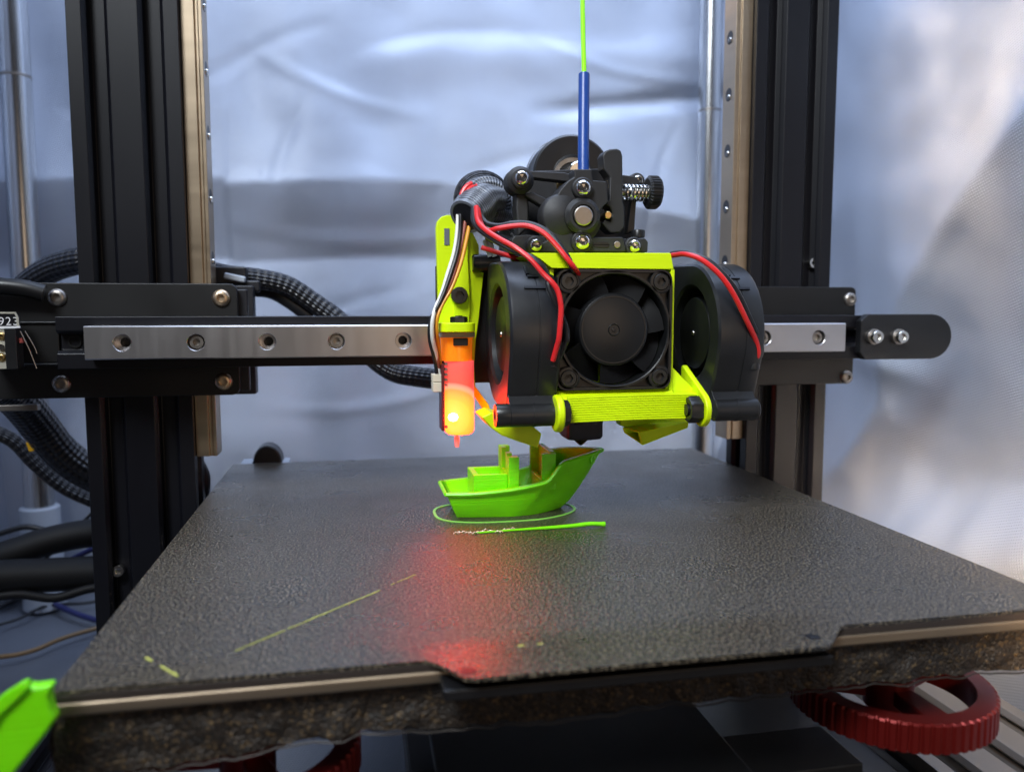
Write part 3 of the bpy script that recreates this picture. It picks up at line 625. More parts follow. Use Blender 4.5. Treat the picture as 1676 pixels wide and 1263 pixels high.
# ------------------------------------------------------------------ green boat
def boat():
    t = thing('boat_model', 'half printed bright green toy boat standing on the plate under the nozzle', 'toy boat', (142, -23, BZ))
    yc = -23.; zb = BZ
    def lerp(a, b, u): return a+(b-a)*u
    def tab(T, u):
        for (a, va), (b, vb) in zip(T, T[1:]):
            if u <= b: k = (u-a)/(b-a); return va+(vb-va)*k
        return T[-1][1]
    sheer = [(0, 9.8), (.16, 10.0), (.37, 11.1), (.5, 12.2), (.585, 13.2), (.61, 14.2), (.67, 18.8), (.695, 19.9), (.80, 21.0), (1, 21.9)]
    hw_t = [(0, 10.3), (.12, 12.3), (.3, 13.9), (.5, 14.4), (.65, 13.6), (.78, 11.2), (.88, 7.6), (.95, 3.9), (1, .35)]
    hw_b = [(0, 7.2), (.2, 9.0), (.5, 10.2), (.7, 8.6), (.85, 5.4), (.95, 2.2), (1, .3)]
    xb = [(0, 116.3), (1, 156.5)]; xt = [(0, 112.2), (1, 172.2)]
    n = 90; rows = []
    def tabs(T, u, h=.07): return sum(tab(T, max(0, min(1, u+h*k/3))) for k in range(-3, 4))/7 if h < u < 1-h*.6 else tab(T, u)
    M_ = 9
    for i in range(n+1):
        u = i/n; row = []
        H = tabs(sheer, u, .02); ht = tabs(hw_t, u); hb = tabs(hw_b, u); X0 = tab(xb, u); X1 = tab(xt, u)
        prof = []
        for k in range(M_):
            v = k/(M_-1)
            # flare curve: bow is concave in plan, belly out in profile
            q = v**(1-.35*smooth((u-.4)/.6)) if u < 1.1 else v
            ww = lerp(hb, ht, v**(1.0+.5*smooth((u-.5)/.5)))+.6*sin(pi*v)*(1-u)
            xx = lerp(X0, X1, v**(1-.22*u)) if u > .02 else lerp(X0, X1, v)
            prof.append((xx, ww, zb+.12+H*v))
        rows.append((prof, H, ht, u, X1))
    g = G(); R = []
    deckz = 5.2
    for prof, H, ht, u, X1 in rows:
        ring = []
        th = 1.7 if u > .02 else 1.7
        hi = max(ht-th, .12); 
        left = [(x, yc-w_, z) for x, w_, z in prof]
        topx = prof[-1][0]
        # gunwale lip then inner wall down to the deck
        dz = deckz if u < .55 else deckz+3*smooth((u-.55)/.2)
        ix = topx if 0.02 < u < .97 else (topx+1.8 if u <= .02 else topx-2.2)
        def pin(h):
            v = min(.999, h/H)*(M_-1); k = int(v); a_, b_ = prof[k], prof[min(M_-1, k+1)]; return lerp(a_[0], b_[0], v-k), lerp(a_[1], b_[1], v-k)
        di = ix-topx; h1 = min(H-.6, dz+1.5); h2 = min(H-.6, dz)
        x1_, w1_ = pin(h1); x2_, w2_ = pin(h2)
        inner = [(ix, yc-hi, zb+H), (x1_+di, yc-max(.1, w1_-th), zb+h1), (x2_+di, yc-max(.1, w2_-th-.2), zb+h2), (x2_+di, yc, zb+h2)]
        half = [(prof[0][0], yc, zb+.12)]+left+inner
        mir = [(x, 2*yc-y, z) for x, y, z in half[1:-1]][::-1]
        R.append([Vector(p) for p in half+mir])
    m = len(R[0])
    for r in R: g.v += r
    for i in range(n):
        for k in range(m):
            k2 = (k+1) % m; g.f.append((i*m+k, i*m+k2, (i+1)*m+k2, (i+1)*m+k))
    g.f.append(tuple(range(m))); g.f.append(tuple(n*m+k for k in range(m)))
    g.make('hull', M['green'], t, ang=28)
    # rubbing strip under the gunwale
    g = G()
    for sgn in (-1, 1):
        pts = [(p[-1][0], yc+sgn*(p[-1][1]+.15), p[-1][2]-.7) for p, *_ in rows[::2]]
        g.tube(pts, .75, 6, 1)
    p0 = rows[0][0][-1]; g.tube([(p0[0]-.1, yc-p0[1], p0[2]-.7), (p0[0]-.1, yc, p0[2]-.7), (p0[0]-.1, yc+p0[1], p0[2]-.7)], .75, 6, 3)
    g.make('gunwale', M['green'], t)
    # stern box, open on top
    g = G(); x0, x1, y0, y1, z0, z1 = 122.3, 134.5, yc-8, yc+8, zb+5, zb+15.2
    g.box((x0, y0, z0), (x1, y0+2, z1)).box((x0, y1-2, z0), (x1, y1, z1)).box((x0, y0+2, z0), (x0+2, y1-2, z1)).box((x0+2, y0+2, z0), (x1, y1-2, z1-3.5))
    g.make('fishing_box', M['green'], t, bev=.25)
    # cabin: rear wall stubs and front wall, still open between them
    zt = zb+22.8
    g = G(); g.box((134.52, yc-10.6, z0), (138.3, yc-7.2, zt-1.2)).box((134.52, yc-7.18, z0), (136.6, yc+6.5, zb+15.2)).box((134.52, yc+7.2, z0), (138.3, yc+10.6, zt)).box((134.52, yc-7.18, zb+15.22), (136.4, yc-3.8, zt-.2)).box((134.52, yc+3.8, zb+15.22), (136.4, yc+7.18, zt))
    g.make('cabin_wall', M['green'], t, bev=.2)
    g = G(); g.box((146.6, yc-10.4, zb+9.5), (151.8, yc-8.6, zt-.4)).box((146.6, yc+8.6, zb+9.5), (151.8, yc+10.4, zt)).box((149.8, yc-8.58, zb+7), (151.8, yc+8.58, zt)).box((146.6, yc-8.0, z0), (148.2, yc+8.0, zb+13))
    g.make('cabin_wall', M['green'], t, bev=.2)
    # anchor eye at the bow
    g = G(); g.lathe([(1.0, 0), (1.7, 0), (1.7, .5), (1.0, .5)], (167.2, yc-3.9, zb+18.6), (.68, -.73, -.05), 20, closed=True); g.make('anchor_eye', M['green'], t)
boat()
# skirt line round the boat
g = G(); sk = []
for a in range(60):
    tt = 2*pi*a/60; cx = 135; X_ = 26*(abs(cos(tt))**.75)*(1 if cos(tt) > 0 else -1); Y_ = 15.6*(abs(sin(tt))**.7)*(1 if sin(tt) > 0 else -1)
    if X_ > 0: Y_ *= 1-.35*(X_/26)**2.5
    sk.append((cx+X_, -23.8+Y_))
n = len(sk)
V = []; F = []
for i, (x, y) in enumerate(sk):
    a = Vector(sk[i-1]); b = Vector(sk[(i+1) % n]); d = (b-a).normalized(); nn = Vector((d.y, -d.x)); wv = .46+.08*noise.noise(Vector((i*.7, 0, 0)))
    for o_, z in ((-wv, 0.01), (-wv, .3), (wv, .3), (wv, .01)): V.append((x+nn.x*o_, y+nn.y*o_, BZ+z))
for i in range(n):
    j = (i+1) % n
    for k in range(4): k2 = (k+1) % 4; F.append((i*4+k, i*4+k2, j*4+k2, j*4+k))
tag(G().add(V, F).make('skirt_line', mat('pale_green_skirt', (.26, .62, .10), .4, sss=(.3, (.5, 1, .2), 1))), 'thin pale green outline loop printed around the boat on the plate', 'skirt')
A = atz(778, 873, BZ); B = atz(990, 861, BZ)
g = G(); g.tube([A+Vector((0, 0, .25)), A.lerp(B, .35)+Vector((0, 0, .55)), A.lerp(B, .7)+Vector((0, .2, .7)), A.lerp(B, .88)+Vector((0, .3, 1.1)), B+Vector((-1.5, 0, .9)), B+Vector((0, 0, .8))], lambda u: .28+.45*smooth(u*1.8)+.15*smooth((u-.7)*4), 10, 6)
g.make('tmp', M['green']); o = bpy.data.objects['tmp']; o.name = 'purge_line'; tag(o, 'raised bright green line of plastic laid in front of the boat', 'purge line')
random.seed(9); g = G()
for k in range(16):
    p = atz(742+k*6.2, 874-k*.35-2*sin(k), BZ); d = Vector((random.uniform(1, 2.4), random.uniform(-.6, .6), 0))
    g.tube([p+Vector((0, 0, .15)), p+d*.5+Vector((0, random.uniform(-.4, .4), random.uniform(.3, .9))), p+d+Vector((0, 0, .15))], .17, 6, 4)
tag(g.make('plastic_strings', mat('clear_plastic_string', (.75, .55, .40), .2, 0, spec=.8)), 'tangle of thin shiny plastic strings at the start of the purge line', 'strings')
# ------------------------------------------------------------------ print head: lime mount
MT = thing('print_head_mount', 'bright lime printed mount holding the fans and the probe', 'mount', (160, -30, -30))
# back plate behind probe
px = [(714, 372), (716, 362), (722, 355), (731, 352), (748, 352), (752, 372), (772, 377), (784, 402), (784, 420), (792, 446), (789, 472), (784, 520), (779, 556), (776, 600), (778, 632), (800, 662), (806, 682), (790, 668), (772, 640), (762, 560), (718, 545), (716, 450)]
g = G(); g.pprism([(x, y) for x, y in px], -12, 4); g.make('probe_arm', M['lime'], MT, bev=.3)
# slot in the arm: a grey patch coloured as the backdrop seen through it
a = at(727, 374, -12.1); b = at(735.5, 401, -12.1)
G().box((a.x, -12.3, b.z), (b.x, -11.9, a.z)).make('slot', mat('slot_backdrop_grey', (.12, .13, .15), .6), MT)
# forward rib of arm beside the wires
g = G(); g.pprism([(752, 372), (757, 365), (764, 366), (768, 380), (766, 420), (770, 500), (768, 530), (742, 530), (744, 500), (738, 470), (752, 420)], -13.4, 1.4); g.make('arm_rib', M['lime'], MT, bev=.3)
G().pprism([(752, 466), (770, 466), (770, 516), (752, 516)], -13.6, .3)
a = at(718, 528, -24); b = at(776, 543, -24)
G().prism(rrect(a.x, -30, b.x, -12.2, 4), b.z, a.z, 'Z').make('probe_shelf', M['lime'], MT, bev=.4)
screw(MT, at(751, 484, -13.4), (0, -1, .05), 'cap', 3.1, 2.2, M['bsteel'])
p = at(751, 528, -22); screw(MT, p+Vector((0, 0, 0)), (0, 0, 1), 'nut', 3.2, 2.2, M['bsteel'], name='nut')
# box round the front fan
def P3(x, y, Y): q = at(x, y, Y); return (q.x, q.z)
fx0, fx1, fz0, fz1 = 147.2, 187.2, -15.1, 24.9
TY = -50.2
g = G()
g.prism([P3(868, 414, TY), P3(1098, 414, TY), (fx1+1.2, fz1+.3), (fx0-1.5, fz1+.3), P3(884, 424, TY)], TY, -14, 'Y'); g.make('top_bar', M['lime'], MT, bev=.25)
G().box((fx1+.15, TY, fz0-6), (fx1+1.5, -14, fz1+.2)).make('shroud_wall', M['lime'], MT, bev=.2)
G().box((fx0-1.6, TY+2, fz0-6), (fx0-.2, -14, fz1+.2)).make('shroud_wall', M['lime'], MT, bev=.2)
G().box((fx0-.1, -37, fz0-4), (fx1+.1, -35, fz1)).make('inner_duct', M['lime'], MT)
g = G(); g.add([(fx0-.1, -49.5, fz0-.4), (fx1+1.4, -49.5, fz0-.4), (fx1+1.4, -54, fz0-3.4), (fx0-.1, -54, fz0-3.4), (fx0-.1, -40, fz0-.4), (fx1+1.4, -40, fz0-.4), (fx1+1.4, -40, fz0-5), (fx0-.1, -40, fz0-5)],
      [(0, 1, 2, 3), (0, 4, 5, 1), (4, 7, 6, 5), (3, 2, 6, 7), (0, 3, 7, 4), (1, 5, 6, 2)]); g.make('chin', M['lime'], MT, bev=.2)
# ribbed front bar: printed layers stand out as ridges
def bar():
    g = G(); n = 30; x0, x1 = 150.3, 196.0; rows = []
    K = 11; prof = [(-50.2, 0), (-54.3, 0)]
    for k in range(K):
        z = -k*8.6/K; prof += [(-54.6, z-.12), (-54.6, z-.55), (-54.25, z-.66), (-54.25, z-.74)]
    prof += [(-50.2, -8.7)]
    for i in range(n+1):
        u = i/n; x = x0+(x1-x0)*u; dz = .9*sin(pi*u)*.5+(-17.1); bow = -1.6*sin(pi*u)
        rows.append([Vector((x, y+bow, z+dz+.3*u)) for y, z in prof])
    m = len(prof)
    for r in rows: g.v += r
    for i in range(n):
        for k in range(m): k2 = (k+1) % m; g.f.append((i*m+k, i*m+k2, (i+1)*m+k2, (i+1)*m+k))
    g.f.append(tuple(range(m))); g.f.append(tuple(n*m+k for k in range(m)))
    return g.make('ribbed_bar', M['lime'], MT, ang=20)
bar()
lugc = (-55.5, -22.2)
g = G(); g.prism(hull(circ(lugc[0], lugc[1], 6.2)), 145.3, 147.9, 'X'); g.make('lug', M['lime'], MT, bev=.9, seg=4)
g = G(); g.prism(hull(circ(-56.2, -22.0, 5.9)+circ(-41, -9.2, 1.2)+[(-40, -14)]), 195.9, 198.0, 'X'); g.make('arm_lug', M['lime'], MT, bev=.6, seg=3)
g = G(); g.add([(186.5, -49, -8), (189, -49, -8), (197.9, -50.5, -17), (196, -50.5, -17), (186.5, -44, -8), (189, -44, -8), (197.9, -46, -24), (186.5, -46, -24), (186.5, -49, -24), (196, -50.5, -24)],
      [(0, 1, 2, 3), (0, 4, 5, 1), (1, 5, 6, 2), (4, 7, 6, 5), (0, 3, 9, 8), (0, 8, 7, 4), (3, 2, 6, 9), (8, 9, 6, 7)]); g.make('gusset', M['lime'], MT, bev=.3)
screw(MT, (148, lugc[0], lugc[1]), (1, 0, 0), 'nut', 4.4, 2.3, M['bsteel'], name='nut')
screw(MT, (195.8, -56.2, -22.0), (-1, 0, 0), 'nut', 4.6, 4.2, M['bsteel'], name='nut')
# ducts
def duct(name, P, Y0, Y1, tilt=0):
    """outline in the picture plane at depth Y0 carried back to Y1"""
    g = G(); g.pprism(P, Y0, Y1-Y0); return g.make(name, M['lime'], MT, bev=.3)
def hollow(name, A, B, wall=1.1):
    """open four-sided duct between quads A (mouth) and B (root)"""
    A = [Vector(p) for p in A]; B = [Vector(p) for p in B]; ca = sum(A, Vector())/4
    Ai = [ca+(p-ca)*(1-2*wall/((A[0]-A[2]).length*.7)) for p in A]; cb = sum(B, Vector())/4; Bi = [cb+(p-cb)*.8 for p in B]
    V = A+B+Ai+Bi; F = []
    for i in range(4):
        j = (i+1) % 4; F += [(i, j, 4+j, 4+i), (8+i, 12+i, 12+j, 8+j), (i, 8+i, 8+j, j)]
    F.append((4, 5, 6, 7)); F.append((12, 15, 14, 13))
    return G().add(V, F).make(name, M['lime'], MT, bev=.2)
# mouths face the nozzle; roots hang under the blowers
hollow('air_duct', [at(868, 694, -44), at(889, 711, -44), at(883, 735, -44), at(852, 725, -28)],
       [at(800, 676, -44), at(800, 690, -46), at(813, 711, -46), at(805, 706, -26)])
g = G(); V = [at(806, 676, -46), at(869, 694, -46), at(889, 711, -46), at(883, 735, -46), at(850, 724, -46), at(823, 714, -46), at(806, 702, -46), at(790, 684, -46)]
g.prism([(p.x, p.z) for p in V], -44, -28, 'Y'); g.make('air_duct', M['lime'], MT, bev=.5)
bpy.data.objects.remove([o for o in bpy.data.objects if o.name == 'air_duct'][0])
mo = [at(1018, 699, -34), at(1047, 707, -40), at(1052, 729, -40), at(1021, 708, -34)]
ro = [at(1075, 690, -30), at(1128, 690, -44), at(1126, 700, -44), at(1090, 706, -30)]
hollow('air_duct', mo, ro, .9)
g = G(); g.pprism([(1012, 680), (1017, 697), (1048, 708), (1053, 728), (1126, 697), (1132, 680)], -29.5, 6); g.make('duct_root', M['lime'], MT, bev=.6)
# ------------------------------------------------------------------ front fan
FF = thing('cooling_fan', 'square black axial fan facing the camera, four corner screws, lime box around it', 'fan', (167.2, -47, -15))
fc = Vector((167.2, 0, 4.9)); FY = -52.
def XZlathe(prof, n=96, closed=True, y=FY): 
    g = G(); g.lathe([(r, -h) for r, h in prof], (fc.x, y, fc.z), (0, -1, 0), n, closed=closed); return g
sqf = polyr(rrect(-20, -20, 20, 20, 3.2, 4))
# frame (0,-1,0) has x axis flipped; square is symmetric
XZlathe([(18.6, 2.2), (sqf, 2.2), (sqf, 10), (18.6, 10)], 96).make('frame', M['fanp'], FF, ang=30)
XZlathe([(18.6, .3), (18.9, 0), (19.6, 0), (19.7, 2.3), (18.6, 2.3)], 96).make('inlet_ring', M['fanp'], FF, ang=30)
XZlathe([(polyr(rrect(-19.1, -19.1, 19.1, 19.1, 3.2, 4)), 0), (sqf, 0), (sqf, 2.3), (polyr(rrect(-19.1, -19.1, 19.1, 19.1, 3.2, 4)), 2.3)], 96).make('frame_border', M['fanp'], FF, ang=30)
for sx in (-1, 1):
    for sz in (-1, 1):
        c = Vector((fc.x+sx*16, FY, fc.z+sz*16))
        g = G(); g.lathe([(2.9, -2.3), (3.9, -2.3), (3.9, -.1), (3.6, 0), (2.9, 0)], c, (0, -1, 0), 28, closed=True); g.make('screw_boss', M['fanp'], FF)
        screw(FF, c+Vector((0, 1.9, 0)), (0, -1, 0), 'cap', 2.75, 2.2, M['bsteel'])
XZlathe([(.01, 1.4), (11.2, 1.4), (12.0, 1.7), (12.4, 2.4), (12.4, 8.5)], 72, False).make('hub', M['fanp'], FF, ang=30)
XZlathe([(10.9, 1.28), (11.3, 1.28), (11.3, 1.6), (10.9, 1.6)], 72).make('hub_ring', M['fanp'], FF)
XZlathe([(.01, 1.0), (.7, 1.05), (.8, 1.38), (1.7, 1.38), (1.9, 1.1), (2.1, 1.42)], 32, False).make('hub_boss', M['fanp'], FF)
bl = None
for k in range(7):
    if bl is None:
        g = G(); nr, nt_ = 8, 5; V = []; F = []
        for side in (0, .7):
            for i in range(nr+1):
                r = 12.2+6.1*i/nr
                for j in range(nt_+1):
                    s_ = j/nt_; a = radians(-6+55*s_)+.10*(i/nr); y = 2.6+6.2*s_+side*.9-.8*sin(pi*s_)
                    V.append((fc.x+r*cos(a), FY+y, fc.z+r*sin(a)))
        o1 = (nr+1)*(nt_+1)
        for i in range(nr):
            for j in range(nt_):
                a = i*(nt_+1)+j; F.append((a, a+1, a+nt_+2, a+nt_+1)); F.append((o1+a, o1+a+nt_+1, o1+a+nt_+2, o1+a+1))
        for i in range(nr):
            a = i*(nt_+1); F.append((a, a+nt_+1, o1+a+nt_+1, o1+a)); a += nt_; F.append((a, o1+a, o1+a+nt_+1, a+nt_+1))
        for j in range(nt_):
            a = nr*(nt_+1)+j; F.append((a, a+1, o1+a+1, o1+a))
        g.add(V, F); bl = g.make('blade', M['blade'], org=(fc.x, FY, fc.z)); bl.parent = FF; bl.location = (Vector((fc.x, FY, fc.z))-ORG[FF.name])*S
    else:
        o = bl.copy(); COL.objects.link(o); o.rotation_euler = (0, k*2*pi/7, 0)
bl.rotation_euler = (0, 0, 0)
# ------------------------------------------------------------------ blowers
def blower(x0, label, grp, hx):
    t = thing('blower_fan', label, 'blower fan', (x0+9.5, -33, -25), grp); yc, zc = -33.5, 3.2; R = 25.0; T = 17
    body = hull(circ(0, 0, R, 96)+circ(-13.5, -21.5, 5.0, 24)+circ(16, 22.0, 3.6, 20))
    rf = polyr(body); n = 144
    # x-facing shell: intake opening on the -X face
    op = polyr([(17.6*cos(a)*(1.0)+.6, 17.6*sin(a)) for a in [2*pi*k/64 for k in range(64)]]+[])
    off = lambda d: (lambda a: rf(a)-d)
    prof = [(16.2, 5.5), (16.6, .9), (17.6, .0), (off(.9), 0), (off(.1), .7), (rf, 1.4), (rf, 9.4), (off(.22), 9.5), (off(.22), 9.9), (rf, 10.0), (rf, T-1.4), (off(.5), T-.4), (off(1.4), T), (17.0, T), (16.2, T-1.5)]
    g = G(); g.lathe(prof, (x0, yc, zc), 'X', n); g.make('housing', M['blower'], t, ang=28)
    G().lathe([(.01, T-1.6), (16.8, T-1.6)], (x0, yc, zc), 'X', 48).make('back_cover', M['blower'], t)
    g = G(); g.lathe([(.01, 1.6), (12.0, 1.6), (12.9, 2.0), (13.2, 3.0), (13.2, 14)], (x0, yc, zc), 'X', 64); g.make('rotor_hub', M['fanp'], t, ang=35)
    g = G(); g.lathe([(.01, 1.1), (.8, 1.2), (.95, 1.6)], (x0, yc, zc), 'X', 24); g.make('hub_boss', M['dullsteel'], t)
    v0 = None
    for k in range(26):
        if v0 is None:
            q = G(); q.box((x0+4, yc+14.0, zc-.3), (x0+15, yc+16.0, zc+.3), ((1, 0, 0), 30)); v0 = q.make('vane', M['fanp'], org=(x0, yc, zc)); v0.parent = t; v0.location = (Vector((x0, yc, zc))-ORG[t.name])*S
        else:
            o = v0.copy(); COL.objects.link(o); o.rotation_euler = (k*2*pi/26, 0, 0)
    # mounting bosses
    yl, zl = -33.5-20.5, -22.6
    nk = hull(circ(yl, zl, 3.4, 20)+circ(yc-12, zc-19, 5, 20)); g = G(); g.prism(nk, x0+.2, x0+15.5, 'X'); g.make('mounting_neck', M['blower'], t, bev=.2)
    g = G(); g.cyl((x0+.3, yl, zl), (x0+15.6, yl, zl), 3.9, n=32, bev=.2); g.cyl((x0+8, yl, zl), (x0+9, yl, zl), 4.05, n=32); g.make('mounting_boss', M['blower'], t)
    if hx < 0: screw(t, (x0+.3, yl, zl), (-1, 0, 0), 'cap', 3.9, 4.6, M['bsteel'])
    else:
        g = G(); g.cyl((x0+12.4, yl, zl), (x0+16.6, yl, zl), 3.75, n=32, bev=.6); g.make('boss_end', M['blower'], t)
    g = G(); g.box((x0+5.0, yc-R-1.2+9.3, zc+16.5), (x0+15, yc-R+10.4, zc+17.2), ((1, 0, 0), -35)); 
    # little moulded cable clips on the rim
    def clip(xx, ang, L, wd, axis):
        c = Vector((xx, yc-cos(ang)*(R+.25), zc+sin(ang)*(R+.25))); q = G()
        q.box((c.x-L/2, c.y-.3, c.z-wd/2), (c.x+L/2, c.y+.4, c.z+wd/2), ((1, 0, 0), -math.degrees(ang))); q.make('cable_clip', M['pcb'], t)
    clip(x0+9.3, radians(38), 7.5, .9, 'x'); clip(x0+7.6, radians(58), 1.1, 5, 'z'); clip(x0+9.2, radians(50), 3.6, 1.1, 'z')
    e_ = at(*((904, 592) if hx < 0 else (1233, 596)), -54.5); G().lathe([(.01, 2.2), (1.6, 1.8), (2.2, .6), (2.2, -1.6), (.01, -2)], e_, 'Z', 20).make('wire_grommet', M['blackp'], t)
    return t
blower(130.3, 'black round blower fan on the left, reddened by the glowing probe', 'pair of side blower fans', -1)
BR = blower(201.6, 'black round blower fan on the right of the square fan', 'pair of side blower fans', 1)
# thumb screw on the left blower's rear ear
p = at(800, 431, -13); p0 = at(773, 431, -13)
g = G(); g.cyl(p0, p+Vector((4, 0, 0)), 3.3, n=32, bev=.4); g.cyl(p0+Vector((2.8, 0, 0)), p0+Vector((3.2, 0, 0)), 3.42, n=32)
tag(g.make('mounting_bolt', M['bsteel']), 'black round bolt head sticking out at the upper left of the left blower', 'bolt')
# ------------------------------------------------------------------ hot end
HE = thing('hot_end', 'hot end in a dark blue silicone sock with black nozzle touching the boat', 'hot end', (162, -22, -38))
nz = Vector((163.9, -23, 0)); zt_ = at(957, 728, -23).z
g = G(); g.lathe([(0.01, 14), (8.2, 14), (8.2, 11.2), (6.9, 11.0)], (nz.x, nz.y, zt_-2.5), 'Z', 36); g.make('collar', M['blackp'], HE)
g = G(); g.lathe([(polyr(rrect(-6.8, -6.8, 6.8, 6.8, 1.5)), 9.5), (polyr(rrect(-6.8, -6.8, 6.8, 6.8, 1.5)), 4.0), (polyr(rrect(-6.2, -6.2, 6.2, 6.2, 1.5)), 3.0), (2.6, 2.0)], (nz.x, nz.y, zt_), 'Z', 64, cap0=True); g.make('silicone_sock', M['sock'], HE, ang=35)
g = G(); g.lathe([(3.2, 2.4), (2.6, 1.8), (1.6, 1.0), (.6, .1), (.4, 0), (.01, 0)], (nz.x, nz.y, zt_), 'Z', 24); g.make('nozzle', M['bsteel'], HE)
G().box((nz.x-9, -30, zt_+11.4), (nz.x+9, -12, zt_+30)).make('heat_break_block', M['darkgrey'], HE, bev=.4)
# white blob of light-coloured ooze by the nozzle
q = at(957, 737, -24.5)
# ------------------------------------------------------------------ probe
pc = at(750, 650, -20); r_ = 5.3
ztop = at(750, 590, -20).z; zbot = at(750, 709, -20).z; led = at(741, 682, -24)
PR = thing('level_probe', 'translucent levelling probe glowing red and yellow on the left of the print head', 'probe', (pc.x, -20, zbot-5))
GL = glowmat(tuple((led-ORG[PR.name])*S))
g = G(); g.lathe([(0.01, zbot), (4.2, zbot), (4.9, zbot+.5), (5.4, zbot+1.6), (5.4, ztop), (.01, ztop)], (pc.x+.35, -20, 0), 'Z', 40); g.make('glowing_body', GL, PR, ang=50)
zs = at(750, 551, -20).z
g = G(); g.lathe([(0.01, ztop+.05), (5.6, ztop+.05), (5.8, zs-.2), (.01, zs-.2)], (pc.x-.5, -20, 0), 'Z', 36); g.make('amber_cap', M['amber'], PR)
c1 = at(742, 553, -26); c2 = at(766, 575, -26)
G().box((c1.x, -26.4, c2.z+2), (c2.x, -24.5, c1.z)).make('screw_shadow_block', M['blackp'], PR, bev=.3)
zs2 = at(750, 543, -20).z
G().prism(rrect(pc.x-6.6, -26.2, pc.x+5.8, -14, 3), zs-.1, zs2, 'Z').make('mounting_washer', M['spacer'], PR, bev=.3)
b0 = at(722, 596, -23); b1 = at(731, 704, -23)
G().box((b0.x-.1, -24.5, b1.z), (b0.x+1.0, -15.5, b0.z)).make('circuit_strip', mat('probe_pcb', (.10, .012, .015), .35), PR, bev=.15)
G().cyl((b1.x-.4, -24.6, b1.z+1.6), (b1.x-.4, -25.4, b1.z+1.6), .55, n=12).make('solder_joint', M['steel'], PR)
# the lamp inside the milky shell
LD = G(); LD.lathe([(.01, -1.6), (1.4, -1.1), (1.9, 0), (1.4, 1.1), (.01, 1.6)], (led.x, -25.2, led.z), 'Z', 16)
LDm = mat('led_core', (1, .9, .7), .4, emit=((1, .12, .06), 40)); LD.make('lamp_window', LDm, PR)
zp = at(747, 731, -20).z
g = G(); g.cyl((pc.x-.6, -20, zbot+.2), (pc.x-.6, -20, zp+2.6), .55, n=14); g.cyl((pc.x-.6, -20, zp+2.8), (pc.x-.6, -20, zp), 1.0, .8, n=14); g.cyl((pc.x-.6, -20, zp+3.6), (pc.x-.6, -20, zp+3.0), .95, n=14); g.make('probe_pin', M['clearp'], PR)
# its plug
a = at(707, 612, -21); b = at(727, 640, -21)
CN = thing('wire_plug', 'cream plug with ridged side on the left of the glowing probe', 'connector', ((a.x+b.x)/2, -20, b.z))
G().box((a.x, -24, b.z), (b.x, -17.5, (a.z+b.z)/2+.3)).make('plug_body', M['conn'], CN, bev=.25)
G().box((a.x-.1, -23.4, (a.z+b.z)/2+.5), (b.x-.5, -18, a.z)).make('plug_collar', M['conn'], CN, bev=.25)
for k in range(5): z = b.z+2+k*1.9; G().box((b.x+.1, -23.6, z), (b.x+1.0, -18, z+.8)).make('contact', M['dullsteel'], CN)
# ------------------------------------------------------------------ extruder
EX = thing('extruder', 'matt black geared extruder with bright screws on top of the lime mount', 'extruder', (165, -20, 30))
EY = -36.
def E(name, px, Y, th, m='nylon', bev=.5, seg=3): return G().pprism(px, Y, th).make(name, M[m], EX, bev=bev, seg=seg)
def disc(name, cx, cy, rpx, Y, th, m='nylon', bev=.5):
    c = at(cx, cy, Y); k = (at(cx+10, cy, Y)-c).length/10; g = G(); g.cyl((c.x, Y, c.z), (c.x, Y+th, c.z), rpx*k, n=48, bev=bev); return g.make(name, M[m], EX)
def circpx(cx, cy, r, a0, a1, n=14): return [(cx+r*cos(radians(a0+(a1-a0)*k/n)), cy+r*sin(radians(a0+(a1-a0)*k/n))) for k in range(n+1)]
# pancake motor behind
c = at(938, 288, 4); R_ = (at(1002, 288, 4)-c).x*1.0
g = G(); g.lathe([(3.2, -1.2), (6.2, -1.2), (8.2, -.6), (8.4, 0), (R_-.8, 0), (R_, .8), (R_, 13.2), (R_-1, 14)], (c.x, 4, c.z), 'Y', 64, cap0=True, cap1=True); g.make('motor', M['blackp'], EX, ang=30)
g = G(); g.lathe([(R_+.15, 9.0), (R_+.25, 9.3), (R_+.25, 12.4), (R_+.1, 12.6)], (c.x-.6, 4, c.z), 'Y', 64); g.make('motor_shell', M['dullsteel'], EX)
g = G(); g.lathe([(6.4, 2.2), (8.0, 2.2), (8.0, 0), (6.4, 0)], (c.x-.4, 2.4, c.z-1.2), 'Y', 40, closed=True); g.make('bearing_ring', M['dullsteel'], EX)
g = G(); g.cyl((c.x, -6, c.z-.5), (c.x, 4, c.z-.5), 4.6, n=32, bev=.5); g.make('motor_boss', M['steel'], EX)
# brass gear parts glimpsed inside
a = at(915, 299, -12); g = G(); g.cyl((a.x-1.5, -12, a.z), (a.x+2.8, -12, a.z), 3.4, n=20, bev=.4); g.cyl((a.x+2.8, -12, a.z), (a.x+5.4, -12, a.z), 2.2, n=20); g.make('drive_gear', M['brass'], EX)
